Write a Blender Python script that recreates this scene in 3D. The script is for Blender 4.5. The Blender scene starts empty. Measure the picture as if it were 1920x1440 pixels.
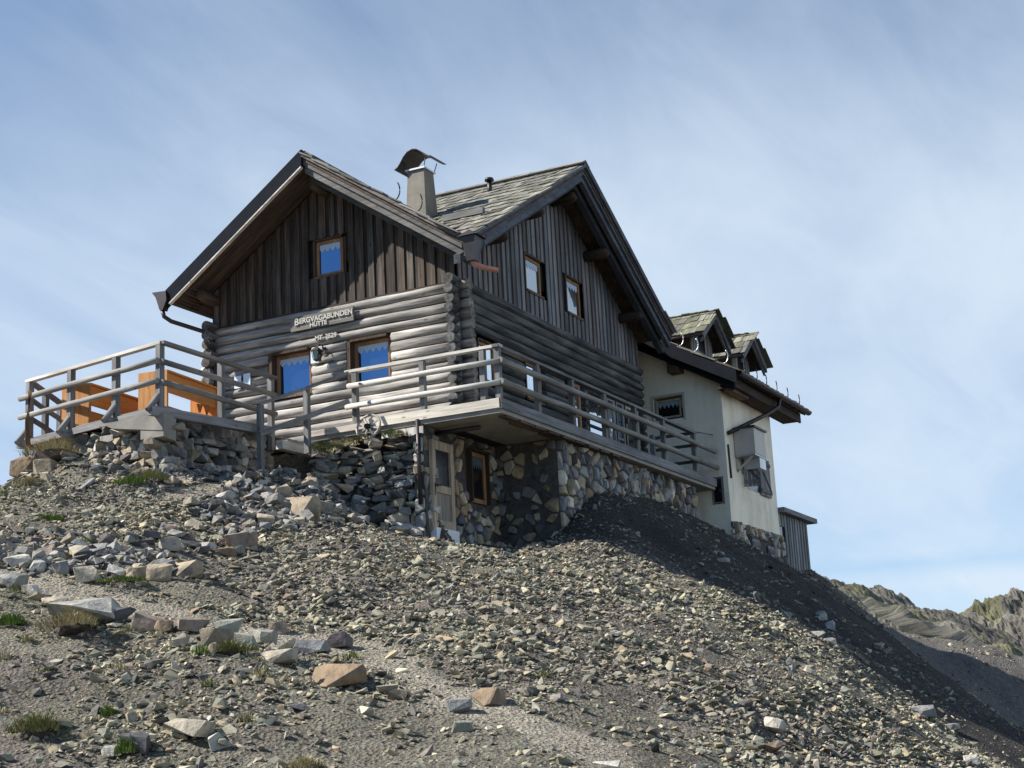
import bpy, bmesh, math, random
import numpy as np
from mathutils import Vector, Matrix
from mathutils import noise as mnoise
rnd = random.Random(7)
rng = np.random.default_rng(11)
scene = bpy.context.scene
COL = scene.collection

# ------------------------------------------------------------------ camera
cam_d = bpy.data.cameras.new('camera'); cam = bpy.data.objects.new('camera', cam_d); COL.objects.link(cam)
cam_d.sensor_width = 36.0; cam_d.lens = 2900 / 1920 * 36; cam_d.clip_start = 0.1; cam_d.clip_end = 12000
CAMP = np.array([-25.377, -13.572, 0.0])
CR = np.array([[0.4508900980747373, -0.8912077140945897, -0.04946645122151016],
               [-0.18145044461972132, -0.1457819955143033, 0.9725344960108989],
               [0.8739415630380897, 0.42953046471951667, 0.2274416942259639]])
M = Matrix.Identity(4)
for i in range(3):
    M[i][0], M[i][1], M[i][2] = CR[0][i], CR[1][i], -CR[2][i]
    M[i][3] = CAMP[i]
cam.matrix_world = M
scene.camera = cam

# ------------------------------------------------------------------ sun, sky, exposure
SUN = Vector((-0.80, 1.33, 1.45)).normalized()
sun_d = bpy.data.lights.new('sun', 'SUN'); sun_d.energy = 5.0; sun_d.angle = math.radians(0.53); sun_d.color = (1.0, 0.955, 0.885)
sun = bpy.data.objects.new('sun', sun_d); COL.objects.link(sun)
sun.rotation_euler = SUN.to_track_quat('Z', 'Y').to_euler()
sun.location = (0, 0, 60)
world = bpy.data.worlds.new('World'); scene.world = world; world.use_nodes = True
wn, wl = world.node_tree.nodes, world.node_tree.links
wn.clear()
w_out = wn.new('ShaderNodeOutputWorld'); w_bg = wn.new('ShaderNodeBackground'); w_bg.inputs['Strength'].default_value = 0.054
sky = wn.new('ShaderNodeTexSky'); sky.sky_type = 'NISHITA'; sky.sun_disc = False
sky.sun_elevation = math.asin(SUN.z); sky.sun_rotation = math.atan2(SUN.x, SUN.y)
sky.altitude = 2500; sky.air_density = 1.0; sky.dust_density = 0.6; sky.ozone_density = 1.5
tc = wn.new('ShaderNodeTexCoord')
sep = wn.new('ShaderNodeSeparateXYZ'); wl.new(tc.outputs['Generated'], sep.inputs[0])
def wmath(op, a, b=None, clamp=False):
    n = wn.new('ShaderNodeMath'); n.operation = op; n.use_clamp = clamp
    for k, v in enumerate((a, b)):
        if v is None: continue
        if isinstance(v, (int, float)): n.inputs[k].default_value = v
        else: wl.new(v, n.inputs[k])
    return n.outputs[0]
zc = wmath('MAXIMUM', sep.outputs[2], 0.0)
den = wmath('ADD', zc, 0.22)
cx_ = wmath('DIVIDE', sep.outputs[0], den); cy_ = wmath('DIVIDE', sep.outputs[1], den)
comb = wn.new('ShaderNodeCombineXYZ'); wl.new(cx_, comb.inputs[0]); wl.new(cy_, comb.inputs[1])
mapn = wn.new('ShaderNodeMapping'); wl.new(comb.outputs[0], mapn.inputs['Vector'])
mapn.inputs['Rotation'].default_value = (0, 0, 0.9); mapn.inputs['Scale'].default_value = (0.65, 1.6, 1.0); mapn.inputs['Location'].default_value = (2.3, 0.4, 0)
n1 = wn.new('ShaderNodeTexNoise'); n1.inputs['Scale'].default_value = 0.85; n1.inputs['Detail'].default_value = 9; n1.inputs['Roughness'].default_value = 0.5; n1.inputs['Distortion'].default_value = 0.25
wl.new(mapn.outputs[0], n1.inputs['Vector'])
n2 = wn.new('ShaderNodeTexNoise'); n2.inputs['Scale'].default_value = 3.4; n2.inputs['Detail'].default_value = 8; n2.inputs['Roughness'].default_value = 0.6; n2.inputs['Distortion'].default_value = 0.5
wl.new(mapn.outputs[0], n2.inputs['Vector'])
nn = wmath('ADD', wmath('MULTIPLY', n1.outputs[0], 0.64), wmath('MULTIPLY', n2.outputs[0], 0.36))
cl = wn.new('ShaderNodeMapRange'); cl.interpolation_type = 'SMOOTHSTEP'
cl.inputs['From Min'].default_value = 0.33; cl.inputs['From Max'].default_value = 0.70
wl.new(nn, cl.inputs['Value'])
# thin veil that thickens towards the horizon, with streaks on top
veil = wn.new('ShaderNodeMapRange'); veil.interpolation_type = 'SMOOTHSTEP'
veil.inputs['From Min'].default_value = 0.29; veil.inputs['From Max'].default_value = 0.465
veil.inputs['To Min'].default_value = 0.95; veil.inputs['To Max'].default_value = 0.42
wl.new(zc, veil.inputs['Value'])
# seen cloud bank (+X), extended out of view to fill shaded walls; overhead and behind it is clear mountain blue
hd = wmath('DIVIDE', wmath('ADD', wmath('MULTIPLY', sep.outputs[0], 0.87), wmath('MULTIPLY', sep.outputs[1], -0.50)), wmath('SQRT', wmath('ADD', wmath('ADD', wmath('MULTIPLY', sep.outputs[0], sep.outputs[0]), wmath('MULTIPLY', sep.outputs[1], sep.outputs[1])), 0.02)))
bank = wn.new('ShaderNodeMapRange'); bank.interpolation_type = 'SMOOTHSTEP'
bank.inputs['From Min'].default_value = -0.12; bank.inputs['From Max'].default_value = 0.22; bank.inputs['To Min'].default_value = 0.10
wl.new(hd, bank.inputs['Value'])
hi = wn.new('ShaderNodeMapRange'); hi.interpolation_type = 'SMOOTHSTEP'
hi.inputs['From Min'].default_value = 0.45; hi.inputs['From Max'].default_value = 0.85; hi.inputs['To Min'].default_value = 1.0; hi.inputs['To Max'].default_value = 0.1
wl.new(zc, hi.inputs['Value'])
dens = wmath('ADD', wmath('MULTIPLY', cl.outputs[0], 0.40), wmath('MULTIPLY', veil.outputs[0], 0.55), True)
lowz = wmath('ADD', zc, wmath('MULTIPLY', wmath('SUBTRACT', n2.outputs[0], 0.5), 0.006))
lr = wn.new('ShaderNodeValToRGB'); wl.new(lowz, lr.inputs[0])
le = lr.color_ramp.elements
for pp in (0.2, 0.4, 0.6): le.new(pp)
for el, (pp, vv) in zip(le, ((0.086, 1.25), (0.092, 1.1), (0.0965, 0.74), (0.104, 0.98), (0.15, 1.0))): el.position = pp; el.color = (vv, vv, vv, 1)
dens = wmath('MULTIPLY', dens, wmath('MULTIPLY', bank.outputs[0], hi.outputs[0]))
dens = wmath('MULTIPLY', dens, lr.outputs[0], True)
mixw = wn.new('ShaderNodeMix'); mixw.data_type = 'RGBA'
skt = wn.new('ShaderNodeMix'); skt.data_type = 'RGBA'; skt.blend_type = 'MULTIPLY'; skt.inputs[0].default_value = 1.0
wl.new(sky.outputs[0], skt.inputs[6]); skt.inputs[7].default_value = (0.80, 1.22, 1.50, 1)
CLOUD = (7.8, 9.1, 10.5, 1)
yb = wn.new('ShaderNodeMapRange'); yb.inputs['From Min'].default_value = -0.05; yb.inputs['From Max'].default_value = -0.55; yb.inputs['To Min'].default_value = 1.0; yb.inputs['To Max'].default_value = 1.5
wl.new(sep.outputs[1], yb.inputs['Value'])
cmul = wn.new('ShaderNodeMix'); cmul.data_type = 'RGBA'; cmul.blend_type = 'MULTIPLY'; cmul.inputs[0].default_value = 1.0; cmul.inputs[6].default_value = CLOUD
wl.new(yb.outputs[0], cmul.inputs[7]); wl.new(cmul.outputs[2], mixw.inputs[7])   # unseen southern bank, brightened as added fill for the shaded walls
wl.new(dens, mixw.inputs[0]); wl.new(skt.outputs[2], mixw.inputs[6])
wl.new(mixw.outputs[2], w_bg.inputs['Color']); wl.new(w_bg.outputs[0], w_out.inputs['Surface'])
vs = scene.view_settings; vs.view_transform = 'Standard'; vs.look = 'None'; vs.exposure = 0.78; vs.gamma = 1.0

# ------------------------------------------------------------------ materials
def newmat(name):
    m = bpy.data.materials.new(name); m.use_nodes = True
    nt = m.node_tree; nt.nodes.clear()
    out = nt.nodes.new('ShaderNodeOutputMaterial'); b = nt.nodes.new('ShaderNodeBsdfPrincipled')
    nt.links.new(b.outputs[0], out.inputs[0])
    return m, nt, b
def attr(nt, n):
    a = nt.nodes.new('ShaderNodeAttribute'); a.attribute_name = n; return a
def noise(nt, vec, scale, detail=4, rough=0.55, sc=None):
    if sc is not None:
        mp = nt.nodes.new('ShaderNodeMapping'); mp.inputs['Scale'].default_value = sc
        nt.links.new(vec, mp.inputs['Vector']); vec = mp.outputs[0]
    n = nt.nodes.new('ShaderNodeTexNoise'); n.inputs['Scale'].default_value = scale
    n.inputs['Detail'].default_value = detail; n.inputs['Roughness'].default_value = rough
    nt.links.new(vec, n.inputs['Vector']); return n.outputs[0]
def ramp(nt, fac, stops):
    r = nt.nodes.new('ShaderNodeValToRGB'); nt.links.new(fac, r.inputs[0])
    e = r.color_ramp.elements
    while len(e) < len(stops): e.new(0.5)
    for el, (p, c) in zip(e, stops): el.position = p; el.color = (*c, 1)
    return r.outputs[0]
def mul(nt, a, b, fac=1.0, mode='MULTIPLY'):
    m = nt.nodes.new('ShaderNodeMix'); m.data_type = 'RGBA'; m.blend_type = mode
    if isinstance(fac, (int, float)): m.inputs[0].default_value = fac
    else: nt.links.new(fac, m.inputs[0])
    for k, v in ((6, a), (7, b)):
        if isinstance(v, tuple): m.inputs[k].default_value = (*v, 1)
        else: nt.links.new(v, m.inputs[k])
    return m.outputs[2]
def bump(nt, h, b, strength=0.4, dist=0.02):
    n = nt.nodes.new('ShaderNodeBump'); n.inputs['Strength'].default_value = strength; n.inputs['Distance'].default_value = dist
    nt.links.new(h, n.inputs['Height']); nt.links.new(n.outputs[0], b.inputs['Normal'])
def wood(name, dark, light, rough=0.85, streak=26, knots=True, contrast=(0.3, 0.72), patch=0.35):
    m, nt, b = newmat(name)
    g = attr(nt, 'gv'); t = attr(nt, 'tint')
    n = noise(nt, g.outputs['Vector'], 1.0, 6, 0.65, (1.1, streak, streak))
    c = ramp(nt, n, [(contrast[0], dark), (contrast[1], light)])
    n2 = noise(nt, g.outputs['Vector'], 1.0, 3, 0.5, (0.9, 3.5, 3.5))
    c2 = ramp(nt, n2, [(0.3, (1 - patch,) * 3), (0.7, (1 + patch * 0.6,) * 3)])
    c = mul(nt, c, c2)
    if knots:
        v = nt.nodes.new('ShaderNodeTexVoronoi'); v.inputs['Scale'].default_value = 1.0
        mp = nt.nodes.new('ShaderNodeMapping'); mp.inputs['Scale'].default_value = (2.2, 6.0, 6.0)
        nt.links.new(g.outputs['Vector'], mp.inputs['Vector']); nt.links.new(mp.outputs[0], v.inputs['Vector'])
        k = ramp(nt, v.outputs['Distance'], [(0.05, (0.45, 0.4, 0.36)), (0.14, (1, 1, 1))])
        c = mul(nt, c, k)
    c = mul(nt, c, t.outputs['Color'])
    nt.links.new(c, b.inputs['Base Color']); b.inputs['Roughness'].default_value = rough
    b.inputs['Specular IOR Level'].default_value = 0.25
    bump(nt, n, b, 0.5, 0.012)
    return m
def plain(name, col, rough=0.7, var=0.25, scale=6, metallic=0.0, bmp=0.2, spec=0.3, streaks=False):
    m, nt, b = newmat(name)
    tcn = nt.nodes.new('ShaderNodeTexCoord'); t = attr(nt, 'tint')
    n = noise(nt, tcn.outputs['Object'], scale, 6, 0.6)
    c = ramp(nt, n, [(0.3, tuple(x * (1 - var) for x in col)), (0.7, tuple(x * (1 + var) for x in col))])
    c = mul(nt, c, t.outputs['Color'])
    if streaks:   # rain streaks and patched render
        s = noise(nt, tcn.outputs['Object'], 1.0, 5, 0.6, (3.2, 3.2, 0.35)); c = mul(nt, c, ramp(nt, s, [(0.36, (0.90, 0.89, 0.87)), (0.56, (1.02, 1.02, 1.02))]))
        s = noise(nt, tcn.outputs['Object'], 0.9, 6, 0.7); c = mul(nt, c, ramp(nt, s, [(0.34, (0.86, 0.85, 0.82)), (0.5, (1, 1, 1))]))
    nt.links.new(c, b.inputs['Base Color']); b.inputs['Roughness'].default_value = rough
    b.inputs['Metallic'].default_value = metallic; b.inputs['Specular IOR Level'].default_value = spec
    if bmp: bump(nt, n, b, bmp, 0.02)
    return m
def rockmat(name, scale=5.0, bmp=0.6, dist=0.03):
    m, nt, b = newmat(name)
    g = attr(nt, 'gv'); t = attr(nt, 'tint')
    n = noise(nt, g.outputs['Vector'], scale, 7, 0.65)
    c = ramp(nt, n, [(0.28, (0.55, 0.55, 0.57)), (0.5, (1, 1, 1)), (0.74, (1.34, 1.28, 1.18))])
    n2 = noise(nt, g.outputs['Vector'], scale * 0.35, 3, 0.5)
    c2 = ramp(nt, n2, [(0.35, (0.8, 0.8, 0.82)), (0.65, (1.12, 1.08, 1.0))])
    c = mul(nt, mul(nt, c, c2), t.outputs['Color'])
    nt.links.new(c, b.inputs['Base Color']); b.inputs['Roughness'].default_value = 0.9
    b.inputs['Specular IOR Level'].default_value = 0.2
    if bmp: bump(nt, n, b, bmp, dist)
    return m
def glass(name, tint, base, fac=0.62, rough=0.02):
    m, nt, b = newmat(name)
    b.inputs['Base Color'].default_value = (*base, 1); b.inputs['Roughness'].default_value = 0.25
    g = nt.nodes.new('ShaderNodeBsdfGlossy'); g.inputs['Color'].default_value = (*tint, 1); g.inputs['Roughness'].default_value = rough
    tcn = nt.nodes.new('ShaderNodeTexCoord'); nz_ = noise(nt, tcn.outputs['Object'], 2.2, 2, 0.5); bp = nt.nodes.new('ShaderNodeBump'); bp.inputs['Strength'].default_value = 0.12; bp.inputs['Distance'].default_value = 0.06; nt.links.new(nz_, bp.inputs['Height']); nt.links.new(bp.outputs[0], g.inputs['Normal'])
    mx = nt.nodes.new('ShaderNodeMixShader'); mx.inputs[0].default_value = fac
    nt.links.new(b.outputs[0], mx.inputs[1]); nt.links.new(g.outputs[0], mx.inputs[2])
    out = [n for n in nt.nodes if n.type == 'OUTPUT_MATERIAL'][0]
    nt.links.new(mx.outputs[0], out.inputs[0])
    return m
W_LOG = wood('weathered_log_wood', (0.12, 0.106, 0.093), (0.63, 0.595, 0.55), streak=16, patch=0.6)
W_BOARD = wood('weathered_board_wood', (0.028, 0.022, 0.018), (0.160, 0.128, 0.104), streak=20)
W_GREY = wood('silver_grey_wood', (0.15, 0.145, 0.14), (0.34, 0.33, 0.315), streak=22)
W_BROWN = wood('brown_soffit_wood', (0.050, 0.035, 0.026), (0.145, 0.103, 0.076), streak=18)
W_FRAME = wood('honey_window_wood', (0.22, 0.11, 0.05), (0.42, 0.25, 0.13), streak=24, knots=False)
W_ORANGE = wood('varnished_orange_wood', (0.52, 0.17, 0.035), (0.86, 0.36, 0.10), rough=0.5, streak=12, contrast=(0.25, 0.8), patch=0.15)
W_SHING = wood('larch_shingle_wood', (0.115, 0.106, 0.092), (0.345, 0.322, 0.285), streak=18, knots=False)
W_PALE = wood('pale_bleached_wood', (0.42, 0.385, 0.34), (0.70, 0.665, 0.60), streak=18)
M_ROCK = rockmat('angular_rock', 7.0, 0.9, 0.04)
M_SCREE = rockmat('scree_rock', 9.0, 0.35, 0.012)
M_MASON = rockmat('mortared_stone', 6.0, 0.5, 0.02)
M_MORTAR = plain('rough_mortar', (0.080, 0.074, 0.068), 0.95, 0.4, 9, bmp=1.0)
M_CONC = plain('cast_concrete', (0.30, 0.28, 0.245), 0.9, 0.22, 3.0, bmp=0.35)
M_METAL = plain('dark_bronze_metal', (0.050, 0.042, 0.042), 0.45, 0.25, 5, 0.6, 0.05, 0.5)
M_BLACK = plain('black_sheet_and_barge_shade', (0.014, 0.016, 0.022), 0.9, 0.2, 4, 0.0, 0.05, 0.08)
M_ZINC = plain('zinc_sheet', (0.55, 0.55, 0.55), 0.4, 0.12, 4, 0.75, 0.05, 0.5)
M_COPPER = plain('pale_copper', (0.50, 0.22, 0.15), 0.5, 0.2, 8, 0.2, 0.1, 0.5)
M_CORE = plain('dark_timber_core', (0.045, 0.038, 0.033), 0.95, 0.3, 5, bmp=0.1)
M_PLASTER = plain('cream_lime_plaster', (0.92, 0.835, 0.665), 0.92, 0.06, 1.6, bmp=0.25, streaks=True)
M_WHITE = plain('white_paint', (0.78, 0.79, 0.80), 0.6, 0.05, 4, bmp=0.05)
M_LACE = plain('white_lace', (0.46, 0.56, 0.68), 0.9, 0.06, 30, bmp=0.1)
M_DOOR = wood('bleached_door_wood', (0.34, 0.26, 0.18), (0.62, 0.51, 0.38), streak=24, knots=False)
M_BOX = plain('beige_metal_box', (0.52, 0.47, 0.40), 0.5, 0.06, 3, 0.0, 0.05, 0.4)
M_LETTER = plain('carved_pale_letters', (0.50, 0.48, 0.43), 0.8, 0.08, 12, bmp=0.1)
M_GLASSB = glass('blue_reflecting_glass', (0.26, 0.42, 0.66), (0.008, 0.014, 0.03), 0.50)
M_GLASSU = glass('dim_reflecting_glass', (0.7, 0.78, 0.85), (0.02, 0.02, 0.02), 0.34)
M_GLASS = glass('clear_reflecting_glass', (0.80, 0.86, 0.92), (0.02, 0.022, 0.025), 0.72)
M_GLASSD = glass('dark_glass', (0.55, 0.6, 0.62), (0.008, 0.008, 0.009), 0.10)
M_PAPER = plain('printed_paper', (0.66, 0.76, 0.84), 0.7, 0.06, 40, bmp=0.0)

# ------------------------------------------------------------------ mesh builder
class MB:
    def __init__(s): s.v = []; s.f = []; s.c = []; s.g = []; s.sm = []
    def add(s, vs, fs, tint=(1, 1, 1), gv=None, smooth=False):
        o = len(s.v); off = rnd.uniform(0, 60)
        for i, p in enumerate(vs):
            s.v.append(tuple(p)); s.c.append(tint)
            q = gv[i] if gv is not None else p
            s.g.append((q[0] + off, q[1] + off * 0.37, q[2] + off * 0.73))
        for f in fs: s.f.append(tuple(o + k for k in f)); s.sm.append(smooth)
    def box(s, a, b, tint=(1, 1, 1), axis=0):
        x0, y0, z0 = [min(a[k], b[k]) for k in range(3)]; x1, y1, z1 = [max(a[k], b[k]) for k in range(3)]
        vs = [(x0, y0, z0), (x1, y0, z0), (x1, y1, z0), (x0, y1, z0), (x0, y0, z1), (x1, y0, z1), (x1, y1, z1), (x0, y1, z1)]
        fs = [(3, 2, 1, 0), (4, 5, 6, 7), (0, 1, 5, 4), (1, 2, 6, 5), (2, 3, 7, 6), (3, 0, 4, 7)]
        if axis == 0: gv = vs
        elif axis == 1: gv = [(p[1], p[0], p[2]) for p in vs]
        else: gv = [(p[2], p[0], p[1]) for p in vs]
        s.add(vs, fs, tint, gv)
    def beam(s, p0, p1, w, h, tint=(1, 1, 1), up=(0, 0, 1), w1=None, h1=None):
        p0 = Vector(p0); p1 = Vector(p1); d = (p1 - p0); L = d.length; d.normalize()
        u = Vector(up); r = d.cross(u)
        if r.length < 1e-4: r = d.cross(Vector((1, 0, 0)))
        r.normalize(); u = r.cross(d)
        w1 = w if w1 is None else w1; h1 = h if h1 is None else h1
        vs, gv = [], []
        for t, ww, hh in ((0, w, h), (1, w1, h1)):
            for a, b in ((-1, -1), (1, -1), (1, 1), (-1, 1)):
                vs.append(p0 + d * L * t + r * (a * ww / 2) + u * (b * hh / 2)); gv.append((L * t, a * ww / 2, b * hh / 2))
        s.add(vs, [(0, 1, 2, 3), (7, 6, 5, 4), (0, 4, 5, 1), (1, 5, 6, 2), (2, 6, 7, 3), (3, 7, 4, 0)], tint, gv)
    def tube(s, pts, r, n=8, tint=(1, 1, 1), wob=0.0, smooth=True, endr=None):
        pts = [Vector(p) for p in pts]; rings = []; L = 0
        vs, gv, fs = [], [], []
        for i, p in enumerate(pts):
            d = (pts[min(i + 1, len(pts) - 1)] - pts[max(i - 1, 0)]).normalized()
            a = d.cross(Vector((0, 0, 1)))
            if a.length < 0.05: a = d.cross(Vector((1, 0, 0)))
            a.normalize(); b = a.cross(d)
            if i: L += (p - pts[i - 1]).length
            rr = r if not isinstance(r, (list, tuple)) else r[i]
            rr = rr * (1 + rnd.uniform(-wob, wob))
            for k in range(n):
                t = 2 * math.pi * k / n
                vs.append(p + a * (rr * math.cos(t)) + b * (rr * math.sin(t))); gv.append((L, rr * math.cos(t), rr * math.sin(t)))
        for i in range(len(pts) - 1):
            for k in range(n):
                k2 = (k + 1) % n
                fs.append((i * n + k, (i + 1) * n + k, (i + 1) * n + k2, i * n + k2))
        s.add(vs, fs, tint, gv, smooth)
        o = len(s.v) - len(vs)
        s.f.append(tuple(o + k for k in range(n))); s.sm.append(False)
        s.f.append(tuple(o + (len(pts) - 1) * n + k for k in reversed(range(n)))); s.sm.append(False)
    def log(s, p0, p1, r, tint=(1, 1, 1), n=12, wob=0.03, seg=0.6):
        p0 = Vector(p0); p1 = Vector(p1); L = (p1 - p0).length; k = max(2, int(L / seg) + 1)
        j = lambda: Vector((rnd.uniform(-1, 1), rnd.uniform(-1, 1), rnd.uniform(-1, 1))) * 0.008
        s.tube([p0.lerp(p1, i / (k - 1)) + (j() if 0 < i < k - 1 else Vector()) for i in range(k)], r, n, tint, wob)
    def prism(s, poly, frame, d0, d1, tint=(1, 1, 1), glen=1):
        """2D polygon (a, b) on frame (origin, ea, eb, en), extruded from d0 to d1 along en"""
        o, ea, eb, en = [Vector(q) for q in frame]; n = len(poly)
        vs = [o + ea * a + eb * b + en * d for d in (d0, d1) for a, b in poly]
        gv = [((b, a, d) if glen == 1 else (a, b, d)) for d in (d0, d1) for a, b in poly]
        fs = [tuple(range(n)), tuple(reversed(range(n, 2 * n)))] + [(i, n + i, n + (i + 1) % n, (i + 1) % n) for i in range(n)]
        s.add(vs, fs, tint, gv)
    def build(s, name, mat, parent=None, loc=None):
        me = bpy.data.meshes.new(name)
        base = Vector(loc) if loc is not None else Vector((0, 0, 0))
        if parent is not None: base = wloc(parent)
        me.from_pydata([tuple(Vector(p) - base) for p in s.v], [], s.f)
        a = me.attributes.new('tint', 'FLOAT_COLOR', 'POINT')
        a.data.foreach_set('color', np.array([(c[0], c[1], c[2], 1.0) for c in s.c], dtype=np.float32).ravel())
        a = me.attributes.new('gv', 'FLOAT_VECTOR', 'POINT')
        a.data.foreach_set('vector', np.array(s.g, dtype=np.float32).ravel())
        me.polygons.foreach_set('use_smooth', np.array(s.sm, dtype=bool))
        bm = bmesh.new(); bm.from_mesh(me); bmesh.ops.recalc_face_normals(bm, faces=bm.faces); bm.to_mesh(me); bm.free()
        me.materials.append(mat); me.update()
        o = bpy.data.objects.new(name, me); COL.objects.link(o)
        if parent is not None: o.parent = parent
        elif loc is not None: o.location = loc
        return o
WLOC = {}
def wloc(o):
    p = Vector((0, 0, 0))
    while o is not None: p = p + Vector(o.location); o = o.parent
    return p
def thing(name, label, cat, loc=(0, 0, 0), group=None):
    o = bpy.data.objects.new(name, None); COL.objects.link(o); o.location = loc; o.empty_display_size = 0.2
    return tag(o, label, cat, group)
def tag(o, label, cat, group=None, kind=None):
    o['label'] = label; o['category'] = cat
    if group: o['group'] = group
    if kind: o['kind'] = kind
    return o
def quick(name, mat, parent, fn):
    m = MB(); fn(m); return m.build(name, mat, parent)
def vary(a=0.12, warm=0.04):
    g = 1 + rnd.uniform(-a, a); w = rnd.uniform(-warm, warm); return (g * (1 + w), g, g * (1 - w))
def dup(root, loc, rotz=0.0, label=None):
    r = root.copy(); COL.objects.link(r); r.location = loc; r.rotation_euler = (0, 0, rotz)
    if label: r['label'] = label
    for ch in list(root.children):
        c = ch.copy(); COL.objects.link(c); c.parent = r
        for g in ch.children:
            d = g.copy(); COL.objects.link(d); d.parent = c
    return r
def nmesh(name, V, F, tint, gv, mat, smooth=False, parent=None):
    me = bpy.data.meshes.new(name); V = np.asarray(V, np.float32); F = np.asarray(F, np.int32)
    k = F.shape[1]
    me.vertices.add(len(V)); me.vertices.foreach_set('co', V.ravel())
    me.loops.add(F.size); me.loops.foreach_set('vertex_index', F.ravel())
    me.polygons.add(len(F)); me.polygons.foreach_set('loop_start', np.arange(0, F.size, k, dtype=np.int32))
    try: me.polygons.foreach_set('loop_total', np.full(len(F), k, np.int32))
    except Exception: pass
    me.polygons.foreach_set('use_smooth', np.full(len(F), smooth, bool))
    a = me.attributes.new('tint', 'FLOAT_COLOR', 'POINT'); a.data.foreach_set('color', np.c_[tint, np.ones(len(V))].astype(np.float32).ravel())
    a = me.attributes.new('gv', 'FLOAT_VECTOR', 'POINT'); a.data.foreach_set('vector', np.asarray(gv, np.float32).ravel())
    me.materials.append(mat); me.update(calc_edges=True); me.validate()
    o = bpy.data.objects.new(name, me); COL.objects.link(o)
    if parent is not None: o.parent = parent
    return o

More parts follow.
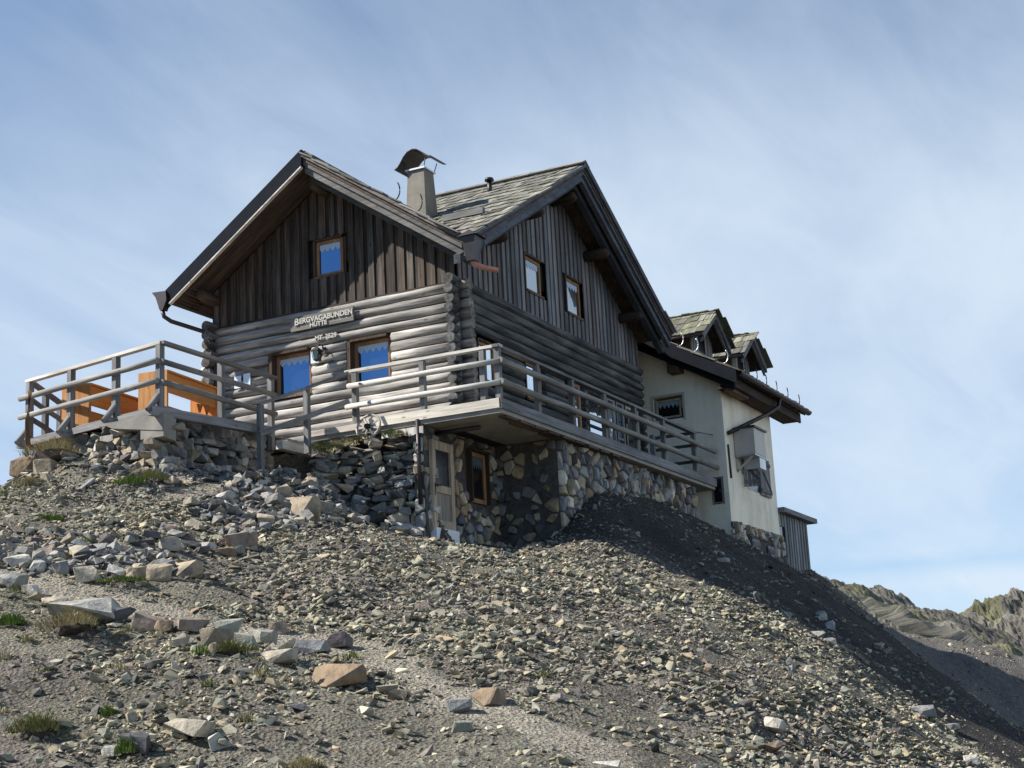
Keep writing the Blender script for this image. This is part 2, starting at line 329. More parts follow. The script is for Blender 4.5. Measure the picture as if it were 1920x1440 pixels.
# ------------------------------------------------------------------ the ground
CTRL = [(-15.67, -3.08, 0.06), (-13.92, -1.13, 1.07), (-11.96, 1.04, 2.20), (-9.92, 3.30, 3.28), (-7.51, 5.96, 4.40), (-15.37, -3.68, 0.03), (-14.12, -2.42,
0.73), (-12.72, -1.01, 1.50), (-11.61, 0.11, 2.14), (-10.98, 0.74, 2.51), (-9.49, 2.23, 3.21), (-7.79, 3.95, 3.97), (-5.85, 5.89, 4.74), (-9.01, 1.72,
3.20), (-6.56, 4.02, 4.38), (-5.00, 5.49, 5.31), (-15.07, -4.28, -0.00), (-13.77, -3.10, 0.69), (-12.62, -2.05, 1.32), (-11.53, -1.06, 1.89), (-10.30,
0.06, 2.49), (-7.19, 2.36, 3.77), (-5.74, 3.63, 4.61), (-5.06, 4.24, 5.24), (-14.85, -4.95, -0.04), (-13.34, -3.72, 0.66), (-11.93, -2.55, 1.36),
(-11.17, -1.93, 1.68), (-10.11, -1.06, 2.14), (-8.54, 0.23, 2.87), (-6.74, 1.70, 3.75), (-5.11, 3.04, 4.62), (-4.18, 3.33, 4.91), (-14.57, -5.72,
-0.07), (-12.93, -4.54, 0.61), (-11.90, -3.80, 0.99), (-10.73, -2.95, 1.47), (-9.00, -1.71, 2.15), (-7.35, -0.52, 2.79), (-6.03, 0.43, 3.44), (-4.50,
1.53, 4.25), (-3.51, 2.24, 4.82), (-3.25, 3.00, 5.05), (-14.25, -6.35, -0.11), (-12.47, -5.22, 0.58), (-11.50, -4.60, 0.95), (-10.11, -3.71, 1.41),
(-8.42, -2.63, 2.11), (-6.31, -1.29, 2.91), (-4.19, 0.07, 3.63), (-4.77, 0.50, 3.70), (-6.12, -0.42, 3.18), (-4.27, -0.98, 3.29), (-13.83, -7.18,
-0.16), (-11.80, -6.09, 0.53), (-9.68, -4.94, 1.21), (-7.56, -3.81, 1.92), (-5.18, -2.52, 2.65), (-2.25, -0.94, 3.35), (-13.53, -7.77, -0.19),
(-11.26, -6.70, 0.50), (-8.90, -5.58, 1.19), (-6.19, -4.30, 1.96), (-2.84, -2.71, 2.82), (0.25, -1.24, 3.54), (-13.05, -8.28, -0.22), (-10.34, -7.17,
0.48), (-7.45, -5.98, 1.21), (-3.84, -4.49, 2.09), (-0.41, -3.09, 2.97), (1.61, -2.29, 3.82), (-12.16, -8.66, -0.27), (-8.72, -7.44, 0.47), (-5.09,
-6.17, 1.29), (-1.38, -4.86, 2.12), (2.59, -3.48, 3.17), (-11.02, -8.87, -0.32), (-6.92, -7.61, 0.47), (-2.45, -6.23, 1.38), (2.30, -4.77, 2.34),
(6.10, -3.60, 3.10), (-9.21, -9.02, -0.39), (-3.84, -7.61, 0.49), (2.10, -6.06, 1.56), (8.82, -4.30, 2.76), (-6.14, -9.14, -0.50), (-0.92, -8.02,
0.16), (5.84, -6.56, 0.93), (0.53, -8.86, -0.72), (22.10, -2.26, 2.85), (21.95, -4.00, 2.32), (19.00, -4.51, 1.41), (22.73, -5.35, 1.86), (18.28,
-5.95, 0.31), (23.22, -6.16, 1.53), (17.25, -6.82, -0.68), (20.23, -6.49, 0.42), (24.29, -7.88, 0.66), (20.34, -8.08, -1.37), (-0.25, 0.30, 3.85),
(1.00, 0.20, 3.85), (2.00, -0.10, 3.85), (2.10, -0.90, 3.98), (2.40, -1.05, 4.30), (3.10, -1.10, 4.64), (4.20, -1.15, 4.96), (5.70, -1.20, 5.10),
(7.00, -1.20, 5.12), (8.30, -1.20, 5.02), (9.70, -1.20, 4.90), (10.90, -1.30, 4.70), (11.10, -1.70, 4.50), (13.00, -1.70, 4.35), (15.00, -1.70, 4.15),
(17.70, -1.60, 4.30), (18.80, -1.40, 4.30), (20.50, -0.50, 4.20), (12.00, 2.00, 4.80), (16.00, 2.00, 4.70), (6.00, 3.00, 4.60), (3.00, 2.00, 4.20),
(1.50, 1.50, 4.00), (0.50, 1.50, 4.00), (-0.50, 0.80, 5.40), (-0.50, 2.00, 5.75), (-0.50, 3.30, 5.80), (-1.35, 0.50, 3.90), (-1.40, 1.50, 4.10),
(-1.55, 2.40, 4.40), (-0.80, 0.45, 4.60), (-1.75, 2.30, 5.55), (-2.60, 2.76, 5.30), (-1.60, 3.20, 5.45), (-2.00, 3.35, 5.40), (-3.90, 4.20, 5.50),
(-4.00, 5.60, 5.55), (-2.50, 6.50, 5.50), (-1.00, 4.50, 5.60), (0.00, 6.50, 5.40), (-3.20, 8.20, 4.60), (-1.00, 9.50, 4.00), (-6.20, 9.00, 3.60),
(3.00, 9.00, 4.00), (8.00, 9.00, 4.00), (15.00, 8.00, 3.50), (22.00, 5.00, 3.20), (25.00, 2.00, 3.30), (30.00, 4.00, 3.60), (-9.00, 12.00, 0.00),
(0.00, 16.00, 0.00), (12.00, 16.00, 0.00), (-14.00, 9.00, 0.50), (-25.40, -13.60, -1.65), (-22.00, -9.00, -1.20), (-20.00, -16.00, -1.60), (-27.00,
-5.00, -1.60), (-16.00, -20.00, -2.60), (-8.00, -22.00, -4.00), (2.00, -22.00, -5.00), (-30.00, -20.00, -2.00), (10.00, -18.00, -4.00), (20.00,
-14.00, -3.00), (28.00, -12.00, -2.20), (-19.00, 4.00, -0.60)]
CT = np.array(CTRL)
def tps_fit(P, reg=0.02):
    n = len(P); d2 = (P[:, None, 0] - P[None, :, 0]) ** 2 + (P[:, None, 1] - P[None, :, 1]) ** 2
    K = 0.5 * d2 * np.log(d2 + 1e-9) + reg * np.eye(n)
    A = np.c_[np.ones(n), P[:, :2]]
    return np.linalg.solve(np.block([[K, A], [A.T, np.zeros((3, 3))]]), np.r_[P[:, 2], 0, 0, 0])
TS = tps_fit(CT)
def tps(x, y):
    o = TS[len(CT)] + TS[len(CT) + 1] * x + TS[len(CT) + 2] * y
    for k in range(len(CT)):
        d2 = (x - CT[k, 0]) ** 2 + (y - CT[k, 1]) ** 2
        o = o + TS[k] * 0.5 * d2 * np.log(d2 + 1e-9)
    return o
NT = rng.random((256, 256))
def vnoise(x, y):
    xi = np.floor(x).astype(int); yi = np.floor(y).astype(int); fx = x - xi; fy = y - yi
    fx = fx * fx * (3 - 2 * fx); fy = fy * fy * (3 - 2 * fy)
    g = lambda a, b: NT[a % 256, b % 256]
    return (g(xi, yi) * (1 - fx) + g(xi + 1, yi) * fx) * (1 - fy) + (g(xi, yi + 1) * (1 - fx) + g(xi + 1, yi + 1) * fx) * fy - 0.5
def fbm(x, y, f, o=4, g=0.5):
    s = 0; a = 1.0
    for k in range(o):
        c, sn = math.cos(k * 1.3), math.sin(k * 1.3)
        s = s + a * vnoise((x * c - y * sn) * f + 17.3 * k, (x * sn + y * c) * f + 9.1 * k); f *= 2.03; a *= g
    return s
def sstep(a, b, x):
    t = np.clip((x - a) / (b - a), 0, 1); return t * t * (3 - 2 * t)
PATHS = [([(-11.6, 2.4), (-11.37, 0.88), (-11.32, 0.4), (-11.33, -0.13), (-11.32, -0.71), (-11.26, -1.3), (-11.18, -1.87), (-11.04, -2.44), (-10.98, -2.91), (-10.75, -3.64), (-10.9, -4.63), (-11.3, -5.28), (-11.59, -5.97), (-11.73, -6.52), (-11.95, -7.08), (-12.25, -7.69), (-12.61, -8.24), (-13.3, -8.95)], 0.40),
         ([(-5.9, 2.1), (-4.84, 2.3), (-3.99, 2.42), (-3.26, 2.45), (-2.6, 2.4)], 0.35)]
def seg_dist(x, y, pts):
    best = np.full(np.shape(x), 1e9)
    for (ax, ay), (bx, by) in zip(pts[:-1], pts[1:]):
        dx, dy = bx - ax, by - ay; t = np.clip(((x - ax) * dx + (y - ay) * dy) / (dx * dx + dy * dy), 0, 1)
        best = np.minimum(best, np.hypot(x - ax - t * dx, y - ay - t * dy))
    return best
def path_mask(x, y):
    m = np.zeros(np.shape(x)); w = fbm(x, y, 1.3, 3) * 0.5
    for pts, wd in PATHS:
        w2 = wd * (1 + 0.45 * sstep(-6.0, -8.0, y) if wd > 0.4 else 1)
        m = np.maximum(m, 1 - sstep(w2 * 0.65, w2 * 1.35, seg_dist(x, y, pts) + w))
    return m
def soil_shade_mask(x, y):
    return sstep(0.4, 1.8, x + 0.10 * (y + 4) + fbm(x, y, 0.8, 3) * 1.2)  # fine dark soil, with the house shadow's edge and darkness put into its colour
WALL_A = ([(-0.80, 0.34), (-1.02, 1.15), (-1.30, 1.75), (-1.62, 2.15)], [3.75, 3.98, 4.25, 4.75], [5.62, 5.76, 5.62, 5.45])
WALL_B = ([(-1.35, 3.32), (-3.0, 3.30), (-4.62, 3.36), (-4.52, 4.4), (-4.25, 5.7)], [5.15, 4.95, 4.88, 5.22, 5.42], [5.86, 5.86, 5.80, 5.84, 5.84])
def step_at_wall(x, y, h, wall, reach):
    """in front of a dry stone wall the slope stops at its foot; behind it the fill stays under its top"""
    pts, zb, zt = wall; best = np.full(x.shape, 1e9); sd = np.zeros(x.shape); B = np.zeros(x.shape); Tp = np.zeros(x.shape)
    for i, ((ax, ay), (bx, by)) in enumerate(zip(pts[:-1], pts[1:])):
        dx, dy = bx - ax, by - ay; L = math.hypot(dx, dy); t = np.clip(((x - ax) * dx + (y - ay) * dy) / (L * L), 0, 1)
        d = np.hypot(x - ax - t * dx, y - ay - t * dy); k = d < best
        s = ((x - ax) * -dy + (y - ay) * dx) / L
        best = np.where(k, d, best); sd = np.where(k, s, sd); B = np.where(k, zb[i] + (zb[i + 1] - zb[i]) * t, B); Tp = np.where(k, zt[i] + (zt[i + 1] - zt[i]) * t, Tp)
    front = sd > -0.25; w = 1 - sstep(reach * 0.35, reach, best)
    tgt = np.minimum(h, B - 0.02 - 0.30 * best)
    h2 = np.where(front, h * (1 - w) + tgt * w, np.minimum(h, np.where(best < 0.6, Tp - 0.18, h)))
    return np.where(best < reach, h2, h)
def ground(x, y):
    x = np.asarray(x, float); y = np.asarray(y, float)
    h = tps(x, y)
    d = np.hypot(x, y + 3)
    w = 1 - sstep(31, 62, d)
    h = h * w + (-34.0) * (1 - w) + (1 - w) * 6 * fbm(x, y, 0.02, 3)
    near = w
    h = step_at_wall(x, y, h, WALL_A, 1.7); h = step_at_wall(x, y, h, WALL_B, 0.9)
    pm = path_mask(x, y)
    h = h + near * ((1 - pm * 0.8) * (0.22 * fbm(x, y, 0.8, 3) + 0.07 * fbm(x, y, 3.0, 3)) - 0.05 * pm)
    return h
def grid_axis(a, b, step, far, mid):
    c = list(np.arange(a, b + 1e-6, step)); s = step
    up, dn = [b], [a]
    while up[-1] < far:
        s = min(s * 1.18, 1e9); up.append(up[-1] + s)
    s = step
    while dn[-1] > -far:
        s *= 1.18; dn.append(dn[-1] - s)
    return np.array(dn[:0:-1] + c + up[1:])
gx = grid_axis(-17.5, 32, 0.13, 5000, 0); gy = grid_axis(-12, 9, 0.13, 5000, 0)
GX, GY = np.meshgrid(gx, gy, indexing='ij'); GZ = ground(GX, GY)
nx, ny = GX.shape
ii = np.arange(nx * ny).reshape(nx, ny)
F = np.stack([ii[:-1, :-1], ii[1:, :-1], ii[1:, 1:], ii[:-1, 1:]], -1).reshape(-1, 4)
V = np.stack([GX, GY, GZ], -1).reshape(-1, 3)
pm = path_mask(GX, GY).ravel(); sm_ = soil_shade_mask(GX, GY).ravel()
nz = fbm(GX, GY, 0.6, 4).ravel(); nz2 = fbm(GX + 40, GY, 0.35, 3).ravel()
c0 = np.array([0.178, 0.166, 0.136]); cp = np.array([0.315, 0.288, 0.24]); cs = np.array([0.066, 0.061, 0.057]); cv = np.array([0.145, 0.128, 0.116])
T = c0 * (1 + 0.55 * nz[:, None])
vm = sstep(0.12, 0.32, nz2)[:, None] * 0.7
T = T * (1 - vm) + cv * (1 + 0.4 * nz[:, None]) * vm
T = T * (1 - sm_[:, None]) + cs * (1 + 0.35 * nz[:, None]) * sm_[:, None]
fs_ = sstep(15.5, 18.5, GX).ravel()[:, None]; T = T * (1 - fs_) + np.array([0.165, 0.155, 0.145]) * (1 + 0.2 * nz[:, None]) * fs_
T = T * (1 - pm[:, None]) + cp * (1 + 0.25 * nz[:, None]) * pm[:, None]
m_ground, nt, b = newmat('stony_ground')
tcn = nt.nodes.new('ShaderNodeTexCoord'); t = attr(nt, 'tint')
na = noise(nt, tcn.outputs['Object'], 7.0, 8, 0.7); nb = noise(nt, tcn.outputs['Object'], 38.0, 4, 0.7)
vor = nt.nodes.new('ShaderNodeTexVoronoi'); vor.inputs['Scale'].default_value = 24; nt.links.new(tcn.outputs['Object'], vor.inputs['Vector'])
ca = ramp(nt, na, [(0.3, (0.62, 0.62, 0.64)), (0.7, (1.32, 1.28, 1.2))])
cb = ramp(nt, nb, [(0.32, (0.62, 0.62, 0.62)), (0.68, (1.36, 1.36, 1.32))])
hsv = nt.nodes.new('ShaderNodeHueSaturation'); hsv.inputs['Saturation'].default_value = 0.22; hsv.inputs['Value'].default_value = 1.45
nt.links.new(vor.outputs['Color'], hsv.inputs['Color'])
cc = mul(nt, mul(nt, ca, cb), t.outputs['Color']); cc = mul(nt, cc, hsv.outputs[0], 0.45)
nt.links.new(cc, b.inputs['Base Color']); b.inputs['Roughness'].default_value = 0.95; b.inputs['Specular IOR Level'].default_value = 0.15
bh = nt.nodes.new('ShaderNodeMath'); bh.operation = 'ADD'; nt.links.new(nb, bh.inputs[0]); nt.links.new(vor.outputs['Distance'], bh.inputs[1])
bump(nt, bh.outputs[0], b, 0.9, 0.05)
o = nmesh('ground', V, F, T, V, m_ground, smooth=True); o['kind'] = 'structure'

# ------------------------------------------------------------------ rocks
def hull_pts(n, boxy, dims, r):
    P = r.normal(size=(n, 3)); P /= np.linalg.norm(P, axis=1)[:, None]
    P = np.sign(P) * np.abs(P) ** boxy
    P /= np.abs(P).max(axis=0)
    return P * np.array(dims) * 0.5
def hull_mesh(P, subdiv=0, rough=0.0, bev=0.0):
    bm = bmesh.new()
    for p in P: bm.verts.new(p)
    r = bmesh.ops.convex_hull(bm, input=bm.verts)
    junk = {e for k in ('geom_interior', 'geom_unused') for e in r[k] if isinstance(e, bmesh.types.BMVert)}
    if junk: bmesh.ops.delete(bm, geom=list(junk), context='VERTS')
    if bev: bmesh.ops.bevel(bm, geom=bm.edges[:], offset=bev, segments=1, affect='EDGES', profile=0.6)
    if subdiv:
        bmesh.ops.triangulate(bm, faces=bm.faces[:])
        bmesh.ops.subdivide_edges(bm, edges=bm.edges[:], cuts=subdiv, use_grid_fill=True)
        bm.normal_update(); o3 = Vector([rnd.uniform(0, 50) for _ in range(3)]); fq = 0.35 / max(rough, 1e-4) * 0.06
        for v in bm.verts:
            q = v.co * fq + o3
            dsp = mnoise.noise(q) * 1.5 + mnoise.noise(q * 2.7) * 0.8 + mnoise.noise(q * 6.1) * 0.4
            v.co += v.normal * dsp * rough
    bmesh.ops.triangulate(bm, faces=bm.faces[:])
    bm.verts.index_update(); bm.verts.ensure_lookup_table()
    V = np.array([v.co[:] for v in bm.verts]); F = np.array([[v.index for v in f.verts] for f in bm.faces]); bm.free()
    return V, F
SHAPES = [hull_mesh(hull_pts(11, 0.62, (1.0, rng.uniform(0.55, 0.9), rng.uniform(0.18, 0.5)), rng)) for _ in range(22)]
PAL = np.array([[0.265, 0.260, 0.210], [0.36, 0.320, 0.235], [0.175, 0.155, 0.145], [0.120, 0.118, 0.115], [0.47, 0.445, 0.37], [0.225, 0.235, 0.205], [0.31, 0.245, 0.185]])
NPAL = np.array([[0.255, 0.25, 0.235], [0.36, 0.315, 0.245], [0.185, 0.168, 0.165], [0.12, 0.12, 0.122], [0.47, 0.45, 0.405], [0.22, 0.225, 0.222], [0.31, 0.25, 0.20]])
def npal(w): return NPAL[rng.choice(len(NPAL), p=np.array(w) / np.sum(w))] * (1 + rng.uniform(-0.22, 0.25))
def pal(n, w): return PAL[rng.choice(len(PAL), n, p=np.array(w) / np.sum(w))] * (1 + rng.uniform(-0.22, 0.25, (n, 1)))
def rand_rot(n, tilt):
    yaw = rng.uniform(0, 2 * np.pi, n); ax = rng.normal(0, tilt, n); ay = rng.normal(0, tilt, n)
    cz, sz, cx, sx, cy, sy = np.cos(yaw), np.sin(yaw), np.cos(ax), np.sin(ax), np.cos(ay), np.sin(ay)
    Z, O = np.zeros(n), np.ones(n)
    Rz = np.stack([cz, -sz, Z, sz, cz, Z, Z, Z, O], -1).reshape(n, 3, 3)
    Rx = np.stack([O, Z, Z, Z, cx, -sx, Z, sx, cx], -1).reshape(n, 3, 3)
    Ry = np.stack([cy, Z, sy, Z, O, Z, -sy, Z, cy], -1).reshape(n, 3, 3)
    return Rx @ Ry @ Rz
def scatter_mesh(name, P, size, tint, tilt, mat, flat=None):
    n = len(P); which = rng.integers(0, len(SHAPES), n); Vs, Fs, Ts, Gs = [], [], [], []; o = 0
    Rm = rand_rot(n, tilt)
    if np.ndim(size) == 1: size = np.repeat(size[:, None], 3, 1)
    for k, (sv, sf) in enumerate(SHAPES):
        idx = np.where(which == k)[0]
        if not len(idx): continue
        v = (sv[None] * size[idx][:, None, :]); g = v + rng.uniform(0, 40, (len(idx), 1, 3))
        v = np.einsum('nij,nkj->nki', Rm[idx], v) + P[idx][:, None, :]
        f = sf[None] + (o + np.arange(len(idx)) * len(sv))[:, None, None]
        Vs.append(v.reshape(-1, 3)); Gs.append(g.reshape(-1, 3)); Fs.append(f.reshape(-1, 3))
        Ts.append(np.repeat(tint[idx], len(sv), 0)); o += len(idx) * len(sv)
    return nmesh(name, np.concatenate(Vs), np.concatenate(Fs), np.concatenate(Ts), np.concatenate(Gs), mat)
def project(P):
    q = (P - CAMP) @ CR.T
    return 960 + 2900 * q[:, 0] / q[:, 2], 720 - 2900 * q[:, 1] / q[:, 2], q[:, 2]
def in_house(x, y):
    return ((x > -0.9) & (x < 9.9) & (y > 0.35)) | ((x > 2.0) & (x < 9.9) & (y > -1.02)) | ((x > 10.7) & (y > -1.6) & (x < 18)) | ((x > -4.7) & (x < 0) & (y > 3.3))
def scatter_scree(n, lo, hi, med, sig, dmax):
    x = rng.uniform(-17.5, 34, n); y = rng.uniform(-12, 9, n)
    z0 = tps(x, y); u, v, d = project(np.c_[x, y, z0])
    p = np.clip((dmax - d) / 10, 0.0, 1) * np.clip((17 / np.maximum(d, 1)) ** 0.7, 0, 1)
    patch = 0.56 + 1.5 * fbm(x, y, 0.7, 3)
    left = sstep(-3.0, -1.0, y) * sstep(-8.0, -10.5, x)
    patch = patch * (1 - 0.35 * left)
    lowl = sstep(-11.5, -12.6, x) * sstep(-6.5, -5.0, y); patch = patch * (1 - 0.55 * lowl)
    p = p * np.clip(patch, 0.08, 1.0) * (1 - 0.96 * path_mask(x, y)) * (1 - 0.86 * soil_shade_mask(x, y))
    k = (rng.random(n) < p) & (u > -320) & (u < 2240) & (v < 1560) & ~in_house(x, y)
    x, y = x[k], y[k]; m = len(x)
    s = np.clip(np.exp(rng.normal(math.log(med), sig, m)), lo, hi)
    return x, y, s
xs, ys, ss = scatter_scree(1000000, 0.014, 0.19, 0.037, 0.66, 58)
print('scree', len(xs))
P = np.c_[xs, ys, ground(xs, ys) + ss * 0.10]
sl = soil_shade_mask(xs, ys)
tn = pal(len(xs), [32, 22, 10, 13, 11, 12, 4]) * np.array([1.0, 0.99, 0.925])
purple = sstep(0.08, 0.3, fbm(xs + 40, ys, 0.35, 3))[:, None] * 0.3
tn = tn * (1 - purple) + np.array([0.17, 0.152, 0.14]) * purple
o = scatter_mesh('scree', P, ss, tn, 0.42, M_SCREE); tag(o, 'loose grey green and tan scree covering the whole slope', 'scree', kind='stuff')
# fine chips on the trodden path
n = 26000
xs = rng.uniform(-14.5, -2.5, n); ys = rng.uniform(-9.5, 3, n); k = path_mask(xs, ys) > 0.25; xs, ys = xs[k], ys[k]
ss = np.clip(np.exp(rng.normal(math.log(0.022), 0.5, len(xs))), 0.01, 0.07)
o = scatter_mesh('gravel', np.c_[xs, ys, ground(xs, ys)], ss, pal(len(xs), [26, 30, 14, 8, 14, 12, 8]), 0.3, M_SCREE)
tag(o, 'fine pale gravel trodden into the footpath', 'gravel', kind='stuff')

def make_rock(name, x, y, w, h, tint, label, group=None, dep=None, sink=0.22, boxy=0.5, tilt=0.18, z=None, yaw=None):
    dep = dep if dep else w * rnd.uniform(0.6, 0.95)
    V, F = hull_mesh(hull_pts(15 if w > 0.3 else 13 if w > 0.2 else 11, boxy, (w, dep, h), rng), 2 if w > 0.2 else 1, 0.018 * w)
    R = rand_rot(1, tilt)[0]
    if yaw is not None:
        c, s_ = math.cos(yaw), math.sin(yaw); R = np.array([[c, -s_, 0], [s_, c, 0], [0, 0, 1]]) @ rand_rot(1, tilt * 0.3)[0] if False else np.array([[c, -s_, 0], [s_, c, 0], [0, 0, 1]])
    V = V @ R.T
    zz = float(ground(np.array([x]), np.array([y]))[0]) if z is None else z
    m = MB(); m.add([tuple(p) for p in V], [tuple(f) for f in F], tint, [tuple(p) for p in V])
    o = m.build(name, M_ROCK); o.location = (x, y, zz + h * (0.5 - sink))
    return tag(o, label, 'rock', group)
TINT = dict(cream=(0.50, 0.45, 0.36), grey=(0.28, 0.285, 0.285), dark=(0.135, 0.135, 0.145), tan=(0.40, 0.335, 0.25), pink=(0.36, 0.29, 0.24), green=(0.385, 0.385, 0.32), brown=(0.30, 0.225, 0.155), pale=(0.50, 0.49, 0.445), purple=(0.20, 0.172, 0.172), white=(0.60, 0.58, 0.53))
ALONG = math.atan2(-0.891, 0.451)      # runs across the slope, parallel to the hut front
BOULD = [
 (-11.75, -0.50, .27, .18, 'white', 'whitish blocky stone at the left end of the lower path edge'),
 (-11.72, -0.12, .46, .20, 'grey', 'broad grey outcrop stone at the far left of the path'),
 (-11.79, -0.92, .28, .17, 'cream', 'cream stone leaning on the smooth grey slab of the path edge'),
 (-11.97, -1.50, .80, .34, 'pale', 'smooth pale grey bedrock slab holding up the path'),
 (-11.77, -1.93, .24, .20, 'dark', 'dark pointed stone right of the smooth bedrock slab'),
 (-11.76, -2.25, .36, .27, 'pink', 'pinkish tan stone beside the dark pointed stone on the path edge'),
 (-11.75, -2.47, .22, .20, 'brown', 'small brown block between pinkish and long tan path edge stones'),
 (-11.62, -2.78, .38, .22, 'pink', 'long pinkish tan stone set flush with the footpath'),
 (-12.00, -2.88, .22, .17, 'cream', 'small pale block in front of the long pinkish tan stone'),
 (-11.42, -3.12, .34, .20, 'green', 'yellow green block on the middle of the path edge row'),
 (-11.78, -3.20, .37, .26, 'tan', 'beige sloping block in front of the yellow green block'),
 (-11.40, -3.52, .34, .22, 'green', 'light green faceted stone on top of the path edge row'),
 (-11.77, -3.60, .26, .28, 'green', 'upright greenish tan stone behind the overhanging turf'),
 (-11.50, -3.86, .27, .20, 'cream', 'flat cream stone wedged right of the upright greenish stone'),
 (-11.42, -4.16, .46, .20, 'grey', 'blue grey slab lying above the long brown block'),
 (-11.96, -4.16, .40, .20, 'cream', 'beige slab lying left of the long brown block'),
 (-12.03, -4.86, .64, .31, 'brown', 'long brown block at the right end of the path edge row'),
 (-10.58, -3.14, .26, .20, 'pink', 'reddish wedge shaped stone standing above the path'),
 (-10.75, -4.05, .36, .24, 'purple', 'dark purple boulder above the long brown block'),
 (-14.17, -4.72, .42, .22, 'cream', 'big cream flat boulder in the lower left foreground'),
 (-14.22, -5.10, .19, .20, 'pale', 'pale pointed stone right of the big cream boulder'),
 (-14.52, -4.40, .30, .24, 'dark', 'dark stone under the grass tuft left of the cream boulder'),
 (-14.62, -4.22, .15, .14, 'pale', 'small pale slab leaning on the tuft covered dark stone'),
 (-10.10, -1.05, .32, .30, 'tan', 'squarish tan block at the right end of the upper path row'),
 (-10.15, -0.78, .34, .22, 'tan', 'low layered tan slab left of the squarish tan block'),
 (-9.55, -1.05, .44, .26, 'tan', 'striped tan slab leaning behind the squarish tan block'),
 (-8.75, -0.10, .31, .26, 'cream', 'cream faceted stone at the left of the small stone pile'),
 (-7.70, 0.10, .31, .18, 'pale', 'flat pale stone in the middle of the small stone pile'),
 (-7.16, -0.12, .50, .38, 'pink', 'big brownish pink block on the right of the small stone pile'),
 (-7.56, -0.12, .40, .18, 'brown', 'flat brown slab lying left of the brownish pink block'),
 (-7.66, 0.77, .24, .20, 'pink', 'small reddish stone at the top left of the small stone pile'),
 (-9.98, 0.37, .27, .25, 'cream', 'pale square stone standing in the upper path row'),
 (-10.82, 0.29, .23, .20, 'pale', 'pale rounded stone just above the footpath on the left'),
 (-10.73, -0.42, .33, .25, 'cream', 'cream rugged stone beside the path with dry grass around'),
 (-10.80, -0.10, .27, .23, 'grey', 'grey split stone left of the cream rugged stone'),
 (-10.68, 0.72, .36, .24, 'white', 'wide whitish slab near the left picture edge above the path'),
 (-10.20, 0.72, .26, .28, 'pink', 'pinkish upright stone above the wide whitish slab'),
 (-9.66, 0.35, .27, .22, 'grey', 'blue grey rounded stone right of the pale square stone'),
 (-4.75, 0.40, .56, .60, 'tan', 'rough tan boulder at the foot of the dry stone wall'),
 (-11.61, -6.40, .37, .22, 'brown', 'lone brown slab casting a shadow beside the lower path'),
 (-12.04, -6.28, .27, .19, 'grey', 'dark greenish stone left of the lone brown slab'),
 (-8.81, -4.06, .20, .14, 'pink', 'small pinkish stone on the open scree below the door'),
 (-7.48, -4.38, .20, .13, 'tan', 'small tan stone on the open scree below the stone corner'),
 (-12.54, -6.57, .21, .12, 'green', 'small olive stone below the dark greenish stone'),
 (-12.86, -8.15, .26, .09, 'white', 'flat whitish slab on the path at the bottom edge'),
 (4.55, -3.40, .30, .17, 'pale', 'pale stone high on the shaded bank below the balcony'),
 (6.50, -4.79, .24, .26, 'pale', 'pale standing stone on the shaded bank, topmost of three'),
 (5.94, -5.11, .20, .28, 'white', 'narrow whitish stone below the pale standing stone in the shade'),
 (1.47, -6.08, .25, .16, 'pale', 'broad pale stone on the shaded bank near the sunlit edge'),
 (1.13, -6.38, .22, .17, 'grey', 'grey stone just below the broad pale stone in the shade'),
 (0.90, -7.90, .56, .24, 'grey', 'long dark slab low on the shaded right bank'),
 (-2.77, -9.24, .22, .18, 'white', 'whitish rounded stone at the lower right sunlit edge'),
 (-5.42, 5.70, .58, .42, 'brown', 'mossy brown boulder on the crest left of the terrace'),
 (-5.78, 4.95, .44, .34, 'tan', 'tan boulder below the mossy brown boulder on the crest'),
 (-12.99, -5.08, .24, .08, 'dark', 'thin dark slate lying alone in the lower foreground'),
 (-11.92, -5.41, .24, .14, 'green', 'greenish flat stone right of the long brown block'),
 (-12.10, -5.62, .19, .13, 'pink', 'small pinkish stone beside the greenish flat stone'),
]
for x, y, w, h, t, lab in BOULD:
    tt = np.array(TINT[t]) * (1 + rnd.uniform(-0.08, 0.08))
    make_rock('boulder', x, y, w, h * .9, tuple(tt * .84), lab, 'boulders on the slope', yaw=ALONG + rnd.uniform(-0.35, 0.35))
def rock_cluster(n, pts, wmin, wmax, label, group, weights):
    poly = np.array(pts); lo, hi = poly.min(0), poly.max(0); k = 0; placed = []
    while k < n:
        x, y = rnd.uniform(lo[0], hi[0]), rnd.uniform(lo[1], hi[1])
        ins = False; j = len(poly) - 1
        for i in range(len(poly)):
            if (poly[i, 1] > y) != (poly[j, 1] > y) and x < (poly[j, 0] - poly[i, 0]) * (y - poly[i, 1]) / (poly[j, 1] - poly[i, 1]) + poly[i, 0]: ins = not ins
            j = i
        if not ins: continue
        w = wmin + (wmax - wmin) * rnd.random() ** 1.8
        k += 1
        t = tuple(npal(weights) * 0.92)
        make_rock('rubble_stone', x, y, w, w * rnd.uniform(0.32, 0.62), t, label, group, sink=0.05, tilt=0.35)
rock_cluster(140, [(-6.7, 0.3), (-6.3, 1.5), (-4.7, 1.9), (-3.6, 2.15), (-2.7, 2.45), (-1.75, 2.2), (-1.5, 1.5), (-1.9, 0.8), (-2.4, 0.4), (-4.2, 0.5), (-5.6, -0.2)], 0.11, 0.40,
             'angular grey stone in the rubble bank below the dry stone wall', 'stones of the rubble bank below the dry stone wall', [30, 18, 12, 18, 14, 22, 3])
rock_cluster(22, [(-2.9, 2.5), (-2.4, 3.2), (-1.4, 3.25), (-1.5, 2.3)], 0.12, 0.34,
             'shaded stone under the terrace edge beside the stair rail', 'stones under the terrace edge', [26, 14, 14, 22, 6, 22, 4])
